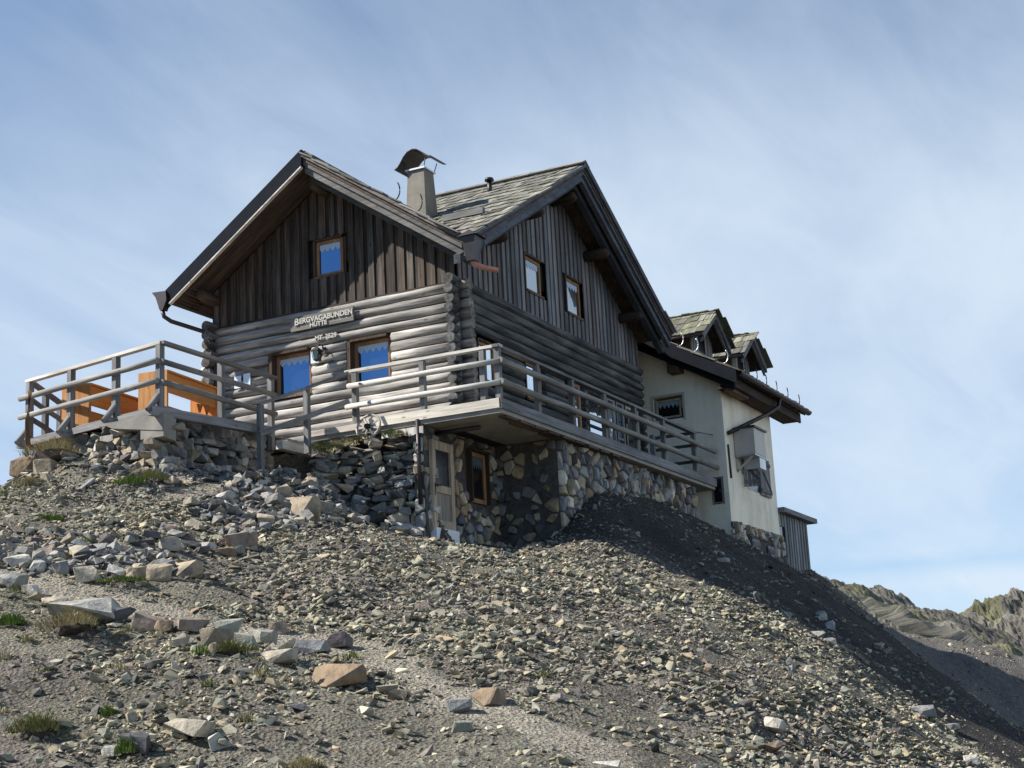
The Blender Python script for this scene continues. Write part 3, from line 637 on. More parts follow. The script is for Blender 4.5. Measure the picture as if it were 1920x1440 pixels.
rock_cluster(62, [(-10.9, 1.9), (-9.2, 2.3), (-8.6, 0.6), (-9.0, -0.7), (-10.3, -0.9), (-10.95, 0.2)], 0.11, 0.30,
             'pale angular stone in the loose row above the footpath', 'stones of the loose row above the footpath', [18, 30, 6, 6, 40, 10, 10])
rock_cluster(28, [(-8.9, 0.1), (-8.3, 1.0), (-7.0, 0.9), (-6.5, 0.1), (-7.0, -0.35), (-8.4, -0.3)], 0.14, 0.34,
             'dark stone of the small pile between the path and the rubble bank', 'stones of the small pile', [20, 16, 14, 26, 8, 14, 10])
rock_cluster(14, [(-12.9, -9.6), (-11.5, -6.6), (-6.5, -4.6), (-1.5, -3.3), (0.0, -5.5), (-3.2, -8.6), (-8, -9.3)], 0.14, 0.27,
             'loose tan or grey stone on the open scree slope', 'larger stones on the open scree slope', [30, 26, 8, 10, 22, 14, 4])
rock_cluster(24, [(2.2, -3.0), (9, -2.6), (15, -3.2), (13, -5.2), (6, -6.5), (1.5, -8.6), (1.0, -6.0)], 0.13, 0.34,
             'scattered stone on the shaded bank below the white annex', 'stones on the shaded bank', [26, 10, 16, 10, 26, 16, 2])

# the smaller rubble between them
def poly_pts(n, poly):
    poly = np.array(poly); out = []
    while len(out) < n:
        x, y = rng.uniform(poly[:, 0].min(), poly[:, 0].max()), rng.uniform(poly[:, 1].min(), poly[:, 1].max()); ins = False; j = len(poly) - 1
        for i in range(len(poly)):
            if (poly[i, 1] > y) != (poly[j, 1] > y) and x < (poly[j, 0] - poly[i, 0]) * (y - poly[i, 1]) / (poly[j, 1] - poly[i, 1]) + poly[i, 0]: ins = not ins
            j = i
        if ins: out.append((x, y))
    return out
RB_PTS = poly_pts(900, [(-6.9, 0.2), (-6.5, 1.6), (-4.7, 1.95), (-3.6, 2.2), (-2.7, 2.45), (-1.75, 2.2), (-1.5, 1.5), (-1.9, 0.8), (-2.4, 0.3), (-4.2, 0.4), (-5.6, -0.3)]) + \
    poly_pts(170, [(-6.2, 2.5), (-5.4, 3.4), (-4.7, 3.35), (-3.0, 3.25), (-2.4, 3.0), (-3.4, 2.7)]) + poly_pts(210, [(-6.3, 4.2), (-5.6, 6.4), (-4.5, 6.4), (-4.75, 3.4), (-5.3, 3.2)]) + poly_pts(380, [(-10.9, 1.9), (-9.2, 2.3), (-8.4, 0.6), (-8.9, -0.8), (-10.3, -1.0), (-11.0, 0.2)])
RB_PTS = np.array(RB_PTS); n = len(RB_PTS); s3 = np.clip(np.exp(rng.normal(math.log(0.145), 0.38, n)), 0.07, 0.32)
s3 = s3[:, None] * np.c_[np.ones(n), np.ones(n), rng.uniform(0.9, 1.5, n)]
tr_ = np.array([0.92 * npal([28, 20, 10, 20, 9, 22, 3]) for _ in range(n)])
o = scatter_mesh('rubble', np.c_[RB_PTS, ground(RB_PTS[:, 0], RB_PTS[:, 1]) + s3[:, 0] * 0.14], s3, tr_, 0.40, M_ROCK)
tag(o, 'small broken stones filling the rubble banks below terrace and hut', 'rubble', kind='stuff')

# ------------------------------------------------------------------ dry stone walls
def stone_wall(name, line, zb, zt, label, hmin=0.07, hmax=0.20, lmin=0.16, lmax=0.46, batter=0.16, depth=0.34, weights=(26, 22, 10, 16, 12, 18, 4)):
    """courses of rough stones along a plan polyline; the outside is to the left of the direction of travel"""
    pts = [Vector((p[0], p[1], 0)) for p in line]
    Ls = [0.0]
    for a, c in zip(pts[:-1], pts[1:]): Ls.append(Ls[-1] + (c - a).length)
    def at(s, arr=None):
        s = min(max(s, 0), Ls[-1])
        for i in range(len(pts) - 1):
            if s <= Ls[i + 1] + 1e-9:
                t = (s - Ls[i]) / max(Ls[i + 1] - Ls[i], 1e-6)
                d = (pts[i + 1] - pts[i]).normalized()
                return pts[i].lerp(pts[i + 1], t), d, zb[i] + (zb[i + 1] - zb[i]) * t, zt[i] + (zt[i + 1] - zt[i]) * t
    m = MB(); zlo = min(zb)
    f = 0.0
    while f < 1.0:
        s = rnd.uniform(-0.2, 0); hmean = rnd.uniform(hmin, hmax)
        _, _, b0, t0 = at(Ls[-1] / 2); df = hmean / max(t0 - b0, 0.3)
        while s < Ls[-1] + 0.1:
            l = lmin + (lmax - lmin) * rnd.random() ** 1.5
            p, d, z0, z1 = at(s + l / 2); nrm = Vector((-d.y, d.x, 0))
            h = hmean * rnd.uniform(0.85, 1.35); z = z0 + (z1 - z0) * f + hmean / 2
            if z < z1 + 0.06:
                V, Fc = hull_mesh(hull_pts(14, 0.42, (l * 1.02, depth * rnd.uniform(0.8, 1.2), h * 1.12), rng))
                a = rnd.gauss(0, 0.10); e = rnd.gauss(0, 0.16); ca, sa = math.cos(a), math.sin(a)
                R = Matrix(((d.x, nrm.x, 0), (d.y, nrm.y, 0), (0, 0, 1))) @ Matrix.Rotation(e, 3, 'Z') @ Matrix.Rotation(a, 3, 'Y')
                c = p - nrm * (depth * 0.42 + batter * (z - z0)) + nrm * rnd.uniform(-0.05, 0.07); c.z = z + rnd.uniform(-0.015, 0.015)
                m.add([R @ Vector(q) + c for q in V], [tuple(q) for q in Fc], tuple(npal(weights)), [tuple(q) for q in V])
            s += l * rnd.uniform(0.88, 1.0)
        f += df * 0.95
    o = m.build(name, M_ROCK); tag(o, label, 'stone wall'); return o
stone_wall('dry_stone_wall', WALL_A[0], [3.55, 3.78, 4.05, 4.55], WALL_A[2],
           'dark dry stone retaining wall between the cellar door and the stair rail')
stone_wall('dry_stone_wall', WALL_B[0], [4.95, 4.75, 4.68, 5.02, 5.22], WALL_B[2],
           'dry stone retaining wall carrying the wooden terrace', lmax=0.4)

# ------------------------------------------------------------------ grass
M_GRASS, nt, b = newmat('alpine_grass')
t = attr(nt, 'tint'); nt.links.new(t.outputs['Color'], b.inputs['Base Color']); b.inputs['Roughness'].default_value = 0.7; b.inputs['Specular IOR Level'].default_value = 0.15
b.inputs['Subsurface Weight'].default_value = 0.0
M_SOIL = plain('dark_soil', (0.075, 0.060, 0.048), 1.0, 0.35, 9, bmp=0.8)
GREENS = {'green': [(0.085, 0.125, 0.03), (0.13, 0.17, 0.045), (0.06, 0.09, 0.025)], 'dry': [(0.25, 0.215, 0.125), (0.18, 0.16, 0.085), (0.31, 0.27, 0.17)], 'olive': [(0.145, 0.145, 0.06), (0.20, 0.185, 0.09), (0.10, 0.115, 0.045)]}
def blades(m, x, y, z, w, h, n, kind, lean=0.5, depth=None):
    cols = GREENS[kind]
    for _ in range(n):
        a = rnd.uniform(0, 2 * math.pi); r = math.sqrt(rnd.random()); rx, ry = math.cos(a) * r, math.sin(a) * r
        ex_ = 1 + 0.35 * math.sin(a * 3 + x * 40); px, py = x + rx * ex_ * w * 0.62, y + ry * ex_ * w * 0.55
        pz = z + (1 - r * r) * h * 0.28 - 0.02
        hh = h * rnd.uniform(0.2, 1.0) ** 0.8 * (1 - 0.5 * r); la = a + rnd.uniform(-0.8, 0.8); ln = hh * lean * rnd.uniform(0.3, 1.3) * (0.4 + r)
        bw = rnd.uniform(0.0035, 0.0075); dx, dy = math.cos(la), math.sin(la); qx, qy = -dy * bw, dx * bw
        t = cols[rnd.randrange(3)]; g = rnd.uniform(0.75, 1.25); t = tuple(c * g * 1.5 for c in t)
        mx, my, mz = px + dx * ln * 0.35, py + dy * ln * 0.35, pz + hh * 0.6
        ex, ey, ez = px + dx * ln, py + dy * ln, pz + hh * (1.0 - 0.25 * lean)
        m.add([(px - qx, py - qy, pz), (px + qx, py + qy, pz), (mx + qx * .7, my + qy * .7, mz), (mx - qx * .7, my - qy * .7, mz), (ex, ey, ez)], [(0, 1, 2, 3), (3, 2, 4)], t)
def gz(x, y): return float(ground(np.array([x]), np.array([y]))[0])
TUFTS = [
 (-12.38, -1.72, .50, .22, 'dry', 'large straw coloured grass tuft overhanging below the smooth bedrock slab', 1),
 (-12.12, -3.62, .40, .16, 'olive', 'olive turf cushion overhanging dark soil in the path edge row', 1),
 (-14.60, -3.35, .34, .22, 'olive', 'thick yellow green grass tuft in the lower left corner', 1),
 (-14.50, -4.36, .24, .20, 'green', 'green tuft draped over the dark stone left of the cream boulder', 0),
 (-13.91, -3.57, .16, .12, 'green', 'small dark green tuft above the lower left corner tuft', 0),
 (-12.55, -0.96, .34, .18, 'green', 'bright green grass clump at the left picture edge under the path', 0),
 (-5.80, 3.05, .38, .22, 'green', 'dark green clump below the terrace wall', 0),
 (-5.30, 3.05, .55, .24, 'olive', 'olive clump just right of the dark green clump below the terrace wall', 0),
 (-5.02, 3.60, .50, .22, 'dry', 'dry grass tuft right under the terrace wall corner', 0),
 (-8.01, 2.73, .34, .16, 'green', 'green grass clump on the bare slope left of the rubble bank', 0),
 (-5.45, 5.05, .72, .34, 'dry', 'large dry grass tussock on the crest under the terrace end', 1),
 (-6.30, 4.80, .36, .20, 'dry', 'dry tuft on the crest at the far left boulders', 0),
 (-14.36, -6.05, .26, .15, 'dry', 'straw tuft at the bottom edge under the cream boulder', 0),
 (-10.54, -0.85, .42, .10, 'green', 'low green grass strip along the foot of the upper path row', 0),
]
for x, y, w, h, kind, lab, hum in TUFTS:
    t = thing('grass_tuft', lab, 'grass tuft', (x, y, gz(x, y)), 'grass tufts on the slope')
    z = gz(x, y)
    if hum:
        V, F_ = hull_mesh(hull_pts(24, 0.9, (w * 0.95, w * 0.8, h * 1.0), rng), 2, 0.03)
        m = MB(); m.add([tuple(p + np.array([x, y, z + h * 0.12])) for p in V], [tuple(f) for f in F_]); m.build('soil_clod', M_SOIL, t)
        z += h * 0.30
    m = MB(); blades(m, x, y, z, w * 1.05, h * 1.0, int(380 + 1300 * w), kind, 1.1 if hum else 0.75); m.build('grass_blades', M_GRASS, t)
SMALL = [(-12.8, -1.48), (-13.28, -1.65), (-11.98, -2.15), (-11.87, -2.47), (-12.01, -3.12), (-12.6, -4.34), (-12.58, -3.62), (-6.97, 4.63), (-11.83, -0.35), (-10.34, -6.36), (-8.13, -5.02), (-11.08, -4.46), (-14.89, -4.73), (-10.55, 0.63), (-10.24, -0.24), (-13.4, -2.3), (-13.0, -2.9), (-13.6, -4.9), (-12.2, -4.0), (-13.1, -4.1), (-14.3, -2.6), (-12.9, -0.5), (-9.2, 0.9), (-6.2, 1.9), (-7.6, 1.5), (-4.9, 0.9)]
for x, y in SMALL:
    m = MB(); w = rnd.uniform(0.12, 0.24); blades(m, x, y, gz(x, y), w, rnd.uniform(0.07, 0.14), int(60 + 260 * w), rnd.choice(['green', 'olive', 'dry', 'olive']))
    o = m.build('grass_tuft', M_GRASS, loc=(x, y, gz(x, y))); tag(o, 'small sparse grass tuft growing between the stones of the slope', 'grass tuft', 'small grass tufts on the slope')
m = MB()
for x, y, w in [(-1.7, 2.1, .45), (-1.55, 1.95, .5), (-1.35, 1.75, .4), (-1.2, 1.5, .35), (-1.0, 1.0, .3), (-1.0, 0.8, .28), (-1.45, 1.85, .5), (-1.62, 2.0, .5)]:
    zz = np.interp(y, [0.34, 1.15, 1.75, 2.15], [5.62, 5.76, 5.62, 5.45]) + 0.04
    blades(m, x, y, zz, w, 0.13, int(500 * w + 120), rnd.choice(['olive', 'dry', 'green']), 0.8)
o = m.build('grass', M_GRASS); tag(o, 'yellow green grass growing on top of the dry stone wall', 'grass', kind='stuff')
m = MB()
for _ in range(520):
    x, y = rnd.uniform(-14.8, -11.9), rnd.uniform(-4.8, -0.2)
    if fbm(np.array([x]), np.array([y]), 0.9, 2)[0] < -0.02 or path_mask(np.array([x]), np.array([y]))[0] > 0.3: continue
    blades(m, x, y, gz(x, y), 0.10, rnd.uniform(0.03, 0.08), 12, rnd.choice(['olive', 'dry', 'dry', 'green']), 0.8)
o = m.build('ground_cover', M_GRASS); tag(o, 'thin dry grass scattered over the lower left slope', 'grass', kind='stuff')

# ------------------------------------------------------------------ hills beyond
def ridge(name, line, width, seed, label, amp=1.0):
    """rocky crest along a 3D line, falling away on both sides"""
    pts = np.array(line, float); seg = np.r_[0, np.cumsum(np.hypot(*np.diff(pts[:, :2], axis=0).T))]
    S = np.linspace(0, seg[-1], 420); A = np.linspace(-1, 1, 260)
    cx = np.interp(S, seg, pts[:, 0]); cy = np.interp(S, seg, pts[:, 1]); cz = np.interp(S, seg, pts[:, 2])
    tx, ty = np.gradient(cx), np.gradient(cy); l = np.hypot(tx, ty); nxv, nyv = -ty / l, tx / l
    X = cx[:, None] + nxv[:, None] * A[None] * width; Y = cy[:, None] + nyv[:, None] * A[None] * width
    f = fbm(X + seed, Y, 0.09, 3); rg = 1 - 2 * np.abs(fbm(X + seed, Y + 9, 0.22, 4))
    Z = cz[:, None] - (np.abs(A)[None] ** 1.15) * width * 0.62 + amp * (0.5 * f + 0.35 * (rg - 0.75) + 0.75 * fbm(X, Y + seed, 0.8, 6, 0.62))
    ii = np.arange(X.size).reshape(X.shape); F = np.stack([ii[:-1, :-1], ii[1:, :-1], ii[1:, 1:], ii[:-1, 1:]], -1).reshape(-1, 4)
    gr = sstep(-0.05, 0.25, fbm(X + 5, Y + seed, 0.4, 5)).ravel()[:, None]
    n = fbm(X, Y, 0.7, 4).ravel()[:, None]
    T = (np.array([0.128, 0.122, 0.104]) * (1 - gr) + np.array([0.112, 0.112, 0.066]) * gr) * (1 + 0.6 * n)
    V = np.stack([X, Y, Z], -1).reshape(-1, 3)
    o = nmesh(name, V, F, T, V * 0.12, M_HILL, False); o['kind'] = 'structure'; o['label'] = label
M_HILL = rockmat('hill_rock', 2.5, 0.8, 0.3)
ridge('rocky_ridge', [(26.0, 8.5, 5.0), (33.0, 5.0, 5.9), (35.8, 3.1, 6.0), (39.5, 2.8, 5.6), (43.4, 2.0, 5.4), (48.3, 1.4, 5.1), (53.2, 0.9, 4.8), (58.5, 0.2, 3.7), (63.9, -1.0, 2.5), (70, -3, 0)], 14, 3.0, 'grassy rocky ridge behind the shed', 0.7)
ridge('rocky_hill', [(86, 14, 3.0), (89.7, 9.6, 6.3), (90.2, 8.1, 7.2), (92.9, 6.6, 8.6), (95.8, 5.0, 9.3), (98.9, 3.1, 9.8), (103.1, -1.2, 10.5), (108, -8, 11), (115, -22, 12)], 26, 11.0, 'pale rocky hill at the right edge', 1.3)


# ------------------------------------------------------------------ the timber hut
# house axes: X runs along the balcony side, Y along the sign side, near corner at (0, 0)
hut = thing('mountain_hut', 'weathered log and board mountain hut with two steep gables and a stone cellar', 'mountain hut', (0, 0, 4))
FL = 6.05            # ground floor level
LOGTOP = 8.80
PITCH = 0.1975
m = MB()
m.box((0.24, 0.24, 6.0), (9.2, 5.7, 8.8))
R1Y, R1Z, R1S = 2.88, 11.76, 0.685          # ridge of the sign gable
R2X, R2Z, R2S = 4.55, 12.48, 0.575          # ridge of the balcony gable
z1 = lambda y: R1Z - R1S * abs(y - R1Y)
z2 = lambda x: R2Z - R2S * abs(x - R2X)
m.prism([(0.05, 8.8), (5.73, 8.8), (5.73, z1(5.73) - .2), (R1Y, z1(R1Y) - .2), (0.05, z1(.05) - .2)], ((0, 0, 0), (0, 1, 0), (0, 0, 1), (1, 0, 0)), 0.05, 6)
m.prism([(0.05, 8.8), (9.15, 8.8), (9.15, z2(9.15) - .2), (R2X, z2(R2X) - .2), (0.05, z2(.05) - .2)], ((0, 0, 0), (1, 0, 0), (0, 0, 1), (0, 1, 0)), 0.05, 3.0)
m.build('inner_walls', M_CORE, hut)

def cut(a, b, holes):
    segs = [(a, b)]
    for h0, h1 in holes:
        ns = []
        for s0, s1 in segs:
            if h1 <= s0 or h0 >= s1: ns.append((s0, s1)); continue
            if h0 > s0: ns.append((s0, h0))
            if h1 < s1: ns.append((h1, s1))
        segs = ns
    return [s for s in segs if s[1] - s[0] > 0.08]
LW = [(3.36, 4.34, 7.06, 8.02), (1.50, 2.46, 7.08, 8.00)]                       # sign side windows: y0 y1 z0 z1
RW = [(0.66, 1.50, 6.95, 7.82), (2.76, 3.62, 6.95, 7.82), (4.84, 5.66, 6.0, 7.82), (5.92, 9.12, 6.0, 7.86)]
mL, mR, mE, mK = MB(), MB(), MB(), MB()
for i in range(14):
    z = FL + 0.10 + i * PITCH
    g = rnd.choice((1.05, 1.0, 0.95, 0.85, 1.1, 0.72)) * rnd.uniform(.94, 1.06)
    t = (g, g * 0.99, g * 0.97); te_ = (g * .62, g * .58, g * .54)
    holes = [(w[0] - .04, w[1] + .04) for w in LW if w[2] - .05 < z < w[3] + .05]
    for a, b in cut(-0.10, 6.03 + rnd.uniform(0, .06), holes): mL.log((0.0, a, z), (0.0, b, z), 0.0995 * rnd.uniform(.95, 1.06), t)
    mE.log((0.0, -0.30 - rnd.uniform(0, .06), z), (0.0, -0.101, z), 0.106 * rnd.uniform(.97, 1.06), te_)
    z += PITCH / 2
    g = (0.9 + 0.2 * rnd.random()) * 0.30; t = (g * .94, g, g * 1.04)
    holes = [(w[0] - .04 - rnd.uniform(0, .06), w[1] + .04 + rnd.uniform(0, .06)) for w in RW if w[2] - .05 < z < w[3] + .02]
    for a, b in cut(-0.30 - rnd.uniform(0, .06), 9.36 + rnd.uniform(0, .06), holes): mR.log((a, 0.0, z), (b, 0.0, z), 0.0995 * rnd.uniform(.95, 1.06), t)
    # back wall ends sticking out past the far corner
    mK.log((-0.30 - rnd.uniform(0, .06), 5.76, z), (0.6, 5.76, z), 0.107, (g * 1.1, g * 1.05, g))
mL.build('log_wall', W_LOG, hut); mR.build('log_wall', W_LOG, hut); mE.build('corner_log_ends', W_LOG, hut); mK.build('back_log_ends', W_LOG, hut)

def boards(m, frame, s0, s1, zb, ztop, holes, step=0.215, out=0.0, tintf=None, pointed=0.0):
    """board and batten cladding: inner boards behind, outer boards over the joints"""
    s = s0
    k = 0
    while s < s1 - 0.03:
        w = step * rnd.uniform(0.88, 1.1); e = min(s + w, s1)
        for lay, (a, b, d0, d1) in enumerate(((s, e, 0.0, 0.022), (s - 0.035 + rnd.uniform(-.01, .01), s + rnd.uniform(0.085, 0.115), 0.022, 0.046))):
            a = max(a, s0); b = min(b, s1)
            if b - a < 0.03: continue
            parts = [(zb - (0.0 if lay == 0 else rnd.uniform(0.0, 0.05)), None)]
            for h0, h1, hz0, hz1 in holes:
                if b > h0 + 0.01 and a < h1 - 0.01: parts = [(zb - (0.02 * lay), hz0), (hz1, None)]
            t = tintf(lay) if tintf else vary(0.2)
            for za, zc_ in parts:
                ta, tb = (ztop(a), ztop(b)) if zc_ is None else (zc_, zc_)
                if min(ta, tb) - za < 0.05: continue
                poly = [(a, za), (b, za), (b, tb), (a, ta)]
                if pointed and zc_ is None and lay == 1: poly = [(a, za + .015), ((a + b) / 2, za - pointed), (b, za + .015), (b, tb), (a, ta)]
                m.prism(poly, frame, out + d0, out + d1, t)
        s = e; k += 1
FRL = ((0, 0, 0), (0, 1, 0), (0, 0, 1), (-1, 0, 0)); FRR = ((0, 0, 0), (1, 0, 0), (0, 0, 1), (0, -1, 0))
GW = (2.50, 3.30, 9.45, 10.28)
m = MB()
def tl(lay):
    g = rnd.uniform(0.6, 1.35) * (1.0 if lay else 0.6); w = rnd.uniform(-.05, .08); return (g * (1 + w), g, g * (1 - w))
boards(m, FRL, 0.0, 5.80, LOGTOP + .02, lambda y: z1(y) - 0.22, [GW], 0.225, 0.03, tl, 0.03)
m.build('gable_boarding', W_BOARD, hut)
m = MB()
def tr(lay):
    g = rnd.uniform(.42, 1.05) * (1.0 if lay else 0.30); w = rnd.uniform(-.05, .10); return (g * (1 + w), g * (1 - w * .2), g * (1.06 - w))
RG = [(2.98, 3.90, 9.36, 10.22), (5.06, 5.98, 9.34, 10.26)]
boards(m, FRR, 0.0, 9.24, LOGTOP + .02, lambda x: z2(x) - 0.22, RG, 0.215, 0.03, tr, 0.0)
m.build('gable_boarding', W_GREY, hut)
m = MB()   # dark drip ledge between boards and logs
m.box((-.085, -.02, LOGTOP - .05), (-.002, 5.82, LOGTOP + .015), (.5, .48, .45), 1); m.box((-.085, -.085, LOGTOP - .05), (9.26, -.022, LOGTOP + .015), (.5, .48, .45), 0)
m.build('drip_ledge', W_BOARD, hut)

def win(side, s0, s1, zz0, zz1, frame_mat, glass_mat, depth=0.06, fw=0.065, lace=True, name='window', jamb=None, sill=True, proud=0.10, mull=0, bars=()):
    """window (frame) > pane, curtain;   side 'L' = sign side, 'R' = balcony side"""
    fr = {'L': ((0, 0, 0), (0, 1, 0), (0, 0, 1), (-1, 0, 0)), 'R': ((0, 0, 0), (1, 0, 0), (0, 0, 1), (0, -1, 0))}[side]
    def B(m, a, b, c, d, d0, d1, t=(1, 1, 1)): m.prism([(a, c), (b, c), (b, d), (a, d)], fr, d0, d1, t)
    f = MB(); t = vary(.08)
    B(f, s0, s0 + fw, zz0, zz1, -depth, -depth + .05, t); B(f, s1 - fw, s1, zz0, zz1, -depth, -depth + .05, t)
    B(f, s0 + fw, s1 - fw, zz1 - fw, zz1, -depth, -depth + .047, t); B(f, s0 + fw, s1 - fw, zz0, zz0 + fw, -depth, -depth + .047, t)
    for q in bars: B(f, s0 + fw, s1 - fw, q - .03, q + .03, -depth, -depth + .045, t)
    if mull: B(f, (s0 + s1) / 2 - .025, (s0 + s1) / 2 + .025, zz0 + fw, zz1 - fw, -depth, -depth + .043, t)
    o = f.build(name, frame_mat, hut)
    p = MB(); B(p, s0 + fw - .005, s1 - fw + .005, zz0 + fw - .005, zz1 - fw + .005, -depth + .004, -depth + .018); p.build('pane', glass_mat, o)
    if lace:
        c = MB(); a, b = s0 + fw, s1 - fw; n = max(4, int((b - a) / 0.135)); top = zz1 - fw - .004; w = (b - a) / n
        poly = [(a, top)]
        for i in range(n):
            for q, dz in ((0, .08), (.2, .125), (.5, .165), (.8, .125)): poly.append((a + (i + q) * w, top - dz))
        poly += [(b, top - .085), (b, top)]
        for i in range(0, len(poly) - 3):
            pass
        top_pts = [(x, top) for x, _ in poly[1:-1]]
        for i in range(1, len(poly) - 2):
            x0, y0 = poly[i]; x1, y1 = poly[i + 1]
            c.prism([(x0, y0), (x1, y1), (x1, top), (x0, top)], fr, -depth + .020, -depth + .024)
        c.build('curtain', M_LACE, o)
    if jamb:
        j = MB(); tj = (.8, .75, .7)
        pa, pb = (-.02, proud) if side == 'L' else (proud, -.02)
        B(j, s0 - jamb, s0 - .002, zz0 - .03, zz1 + .02, -depth, pa, tj); B(j, s1 + .002, s1 + jamb, zz0 - .03, zz1 + .02, -depth, pb, tj)
        B(j, s0, s1, zz1 + .002, zz1 + .05, -depth, proud * .95, tj)
        if sill: B(j, s0, s1, zz0 - .05, zz0 - .002, -depth, proud + .02, (1.4, 1.35, 1.3))
        j.build('jamb', W_BROWN, o)
    return o
win('L', 3.42, 4.28, 7.10, 7.99, W_FRAME, M_GLASSB, depth=.13, jamb=.075, proud=.09)
win('L', 1.56, 2.40, 7.12, 7.97, W_FRAME, M_GLASSB, depth=.13, jamb=.075, proud=.09)
win('L', 2.56, 3.20, 9.47, 10.22, W_FRAME, M_GLASSB, depth=.045, jamb=.05, proud=.06)
win('R', 0.72, 1.46, 7.0, 7.79, W_FRAME, M_GLASS, depth=.02, jamb=.05, proud=.07, lace=False)
win('R', 2.82, 3.58, 7.0, 7.79, W_FRAME, M_GLASS, depth=.02, jamb=.05, proud=.07, lace=False)
win('R', 3.03, 3.85, 9.40, 10.18, W_FRAME, M_GLASSU, depth=.03, jamb=.05, proud=.08)
win('R', 5.11, 5.93, 9.38, 10.22, W_FRAME, M_GLASSU, depth=.03, jamb=.05, proud=.08)
def bdoor(s0, s1, zt, mat, gl, name, lower=True, gz0=7.05):
    o = win('R', s0, s1, FL + .02, zt, mat, gl, depth=.02, fw=.09, lace=False, name=name, jamb=.04, proud=.05, sill=False, bars=(gz0,))
    return o
d = bdoor(4.90, 5.60, 7.78, W_FRAME, M_GLASS, 'balcony_door')
d = bdoor(5.98, 7.04, 7.80, M_CORE, M_GLASS, 'glazed_door', gz0=6.95)
d = bdoor(7.10, 7.60, 7.82, W_GREY, M_GLASS, 'glazed_panel', gz0=7.2)
d = bdoor(7.64, 8.14, 7.82, W_GREY, M_GLASSB, 'glazed_panel', gz0=6.9)
d = bdoor(8.20, 9.06, 7.80, W_DOOR if False else M_DOOR, M_GLASSD, 'balcony_door', gz0=6.75)
d['label'] = 'pale wooden balcony door beside the annex'

# roofs: slabs over plan polygons, then shingle courses
def slab(m, poly, zf, th, tint=(1, 1, 1), dz=0.0):
    n = len(poly)
    vs = [(x, y, zf(x, y) + dz) for x, y in poly] + [(x, y, zf(x, y) + dz - th) for x, y in poly]
    gv = [(p[0], p[1], p[2]) for p in vs]
    m.add(vs, [tuple(range(n)), tuple(reversed(range(n, 2 * n)))] + [(i, n + i, n + (i + 1) % n, (i + 1) % n) for i in range(n)], tint, gv)
def inside(x, y, poly):
    r = False; j = len(poly) - 1
    for i in range(len(poly)):
        if (poly[i][1] > y) != (poly[j][1] > y) and x < (poly[j][0] - poly[i][0]) * (y - poly[i][1]) / (poly[j][1] - poly[i][1]) + poly[i][0]: r = not r
        j = i
    return r
def shingles(m, origin, es, et, slen, tlen, poly, exposure=0.40, moss=0.0, wmin=0.10, wmax=0.30, th=0.028):
    """origin at the eave, es along it, et up the slope (3D unit vectors)"""
    o, es, et = Vector(origin), Vector(es), Vector(et); en = es.cross(et); 
    if en.z < 0: en = -en
    t = -0.05; row = 0
    while t < tlen:
        s = -rnd.uniform(0, .2)
        while s < slen:
            w = rnd.uniform(wmin, wmax); L = min(exposure * 1.9, tlen - t + .06)
            c = o + es * (s + w / 2) + et * (t + min(L, exposure) / 2)
            if inside(c.x, c.y, poly) and L > .1:
                j = rnd.uniform(-.035, .035); g = rnd.uniform(.62, 1.25); mo = moss * rnd.random()
                tint = (g * (1 - .35 * mo), g * (1 - .18 * mo), g * (1 - .65 * mo))
                if rnd.random() < .12: tint = tuple(q * .6 for q in tint)
                lift0 = .036 + rnd.uniform(-.006, .012); lift1 = .008
                a0 = o + es * (s + .006) + et * (t + j); b0 = o + es * (s + w - .006) + et * (t + j + rnd.uniform(-.012, .012))
                a1 = a0 + et * L; b1 = b0 + et * L
                tw = rnd.uniform(-.008, .008)
                vs = [a0 + en * (lift0 + tw), b0 + en * (lift0 - tw), b1 + en * lift1, a1 + en * lift1]
                vs += [v + en * th for v in vs]
                gv = [(0, 0, 0), (0, w, 0), (L, w, 0), (L, 0, 0)] * 2
                m.add(vs, [(3, 2, 1, 0), (4, 5, 6, 7), (0, 1, 5, 4), (1, 2, 6, 5), (2, 3, 7, 6), (3, 0, 4, 7)], tint, gv)
            s += w
        t += exposure; row += 1
VY = lambda x: 0.112 + 0.839 * x
VX = (R1Y - 0.112) / 0.839
OV = 0.92
f1 = lambda x, y: R1Z - R1S * abs(y - R1Y); f2 = lambda x, y: R2Z - R2S * abs(x - R2X)
P1R = [(-OV, R1Y), (-OV, VY(-OV)), (VX, R1Y)]
P1L = [(-OV, R1Y), (9.7, R1Y), (9.7, 6.30), (-OV, 6.30)]
P1R2 = [(5.81, R1Y), (10.3, R1Y), (10.3, -0.25), (9.42, -0.15)]
P2L = [(R2X, -OV), (-1.10, -OV), (-1.10, VY(-1.1)), (VX, R1Y), (R2X, R1Y)] if VY(-1.1) > -OV else [(R2X, -OV), (VY and (-OV - 0.112) / 0.839, -OV), (VX, R1Y), (R2X, R1Y)]
P2R = [(R2X, -OV), (9.42, -OV), (9.42, 3.0), (R2X, 3.0)]
m = MB()
for P_, ff in ((P1R, f1), (P1R2, f1), (P1L, f1), (P2L, f2), (P2R, f2)): slab(m, P_, ff, 0.10, (1, 1, 1), -0.02)
m.prism([(0.3, 9.5), (8.9, 9.5), (R2X, R2Z - .05)], FRR, -3.0, -2.9)
roof = m.build('roof', W_BROWN, hut)
m = MB()
c1, s1_ = 1 / math.hypot(1, R1S), R1S / math.hypot(1, R1S); c2, s2_ = 1 / math.hypot(1, R2S), R2S / math.hypot(1, R2S)
shingles(m, (-OV - .05, -0.95, R1Z - R1S * (R1Y + .95)), (1, 0, 0), (0, c1, s1_), 4.6, (R1Y + .95) / c1, [(-OV - .05, R1Y + .1), (-OV - .05, VY(-OV) - .03), (VX, R1Y + .1)], .40)
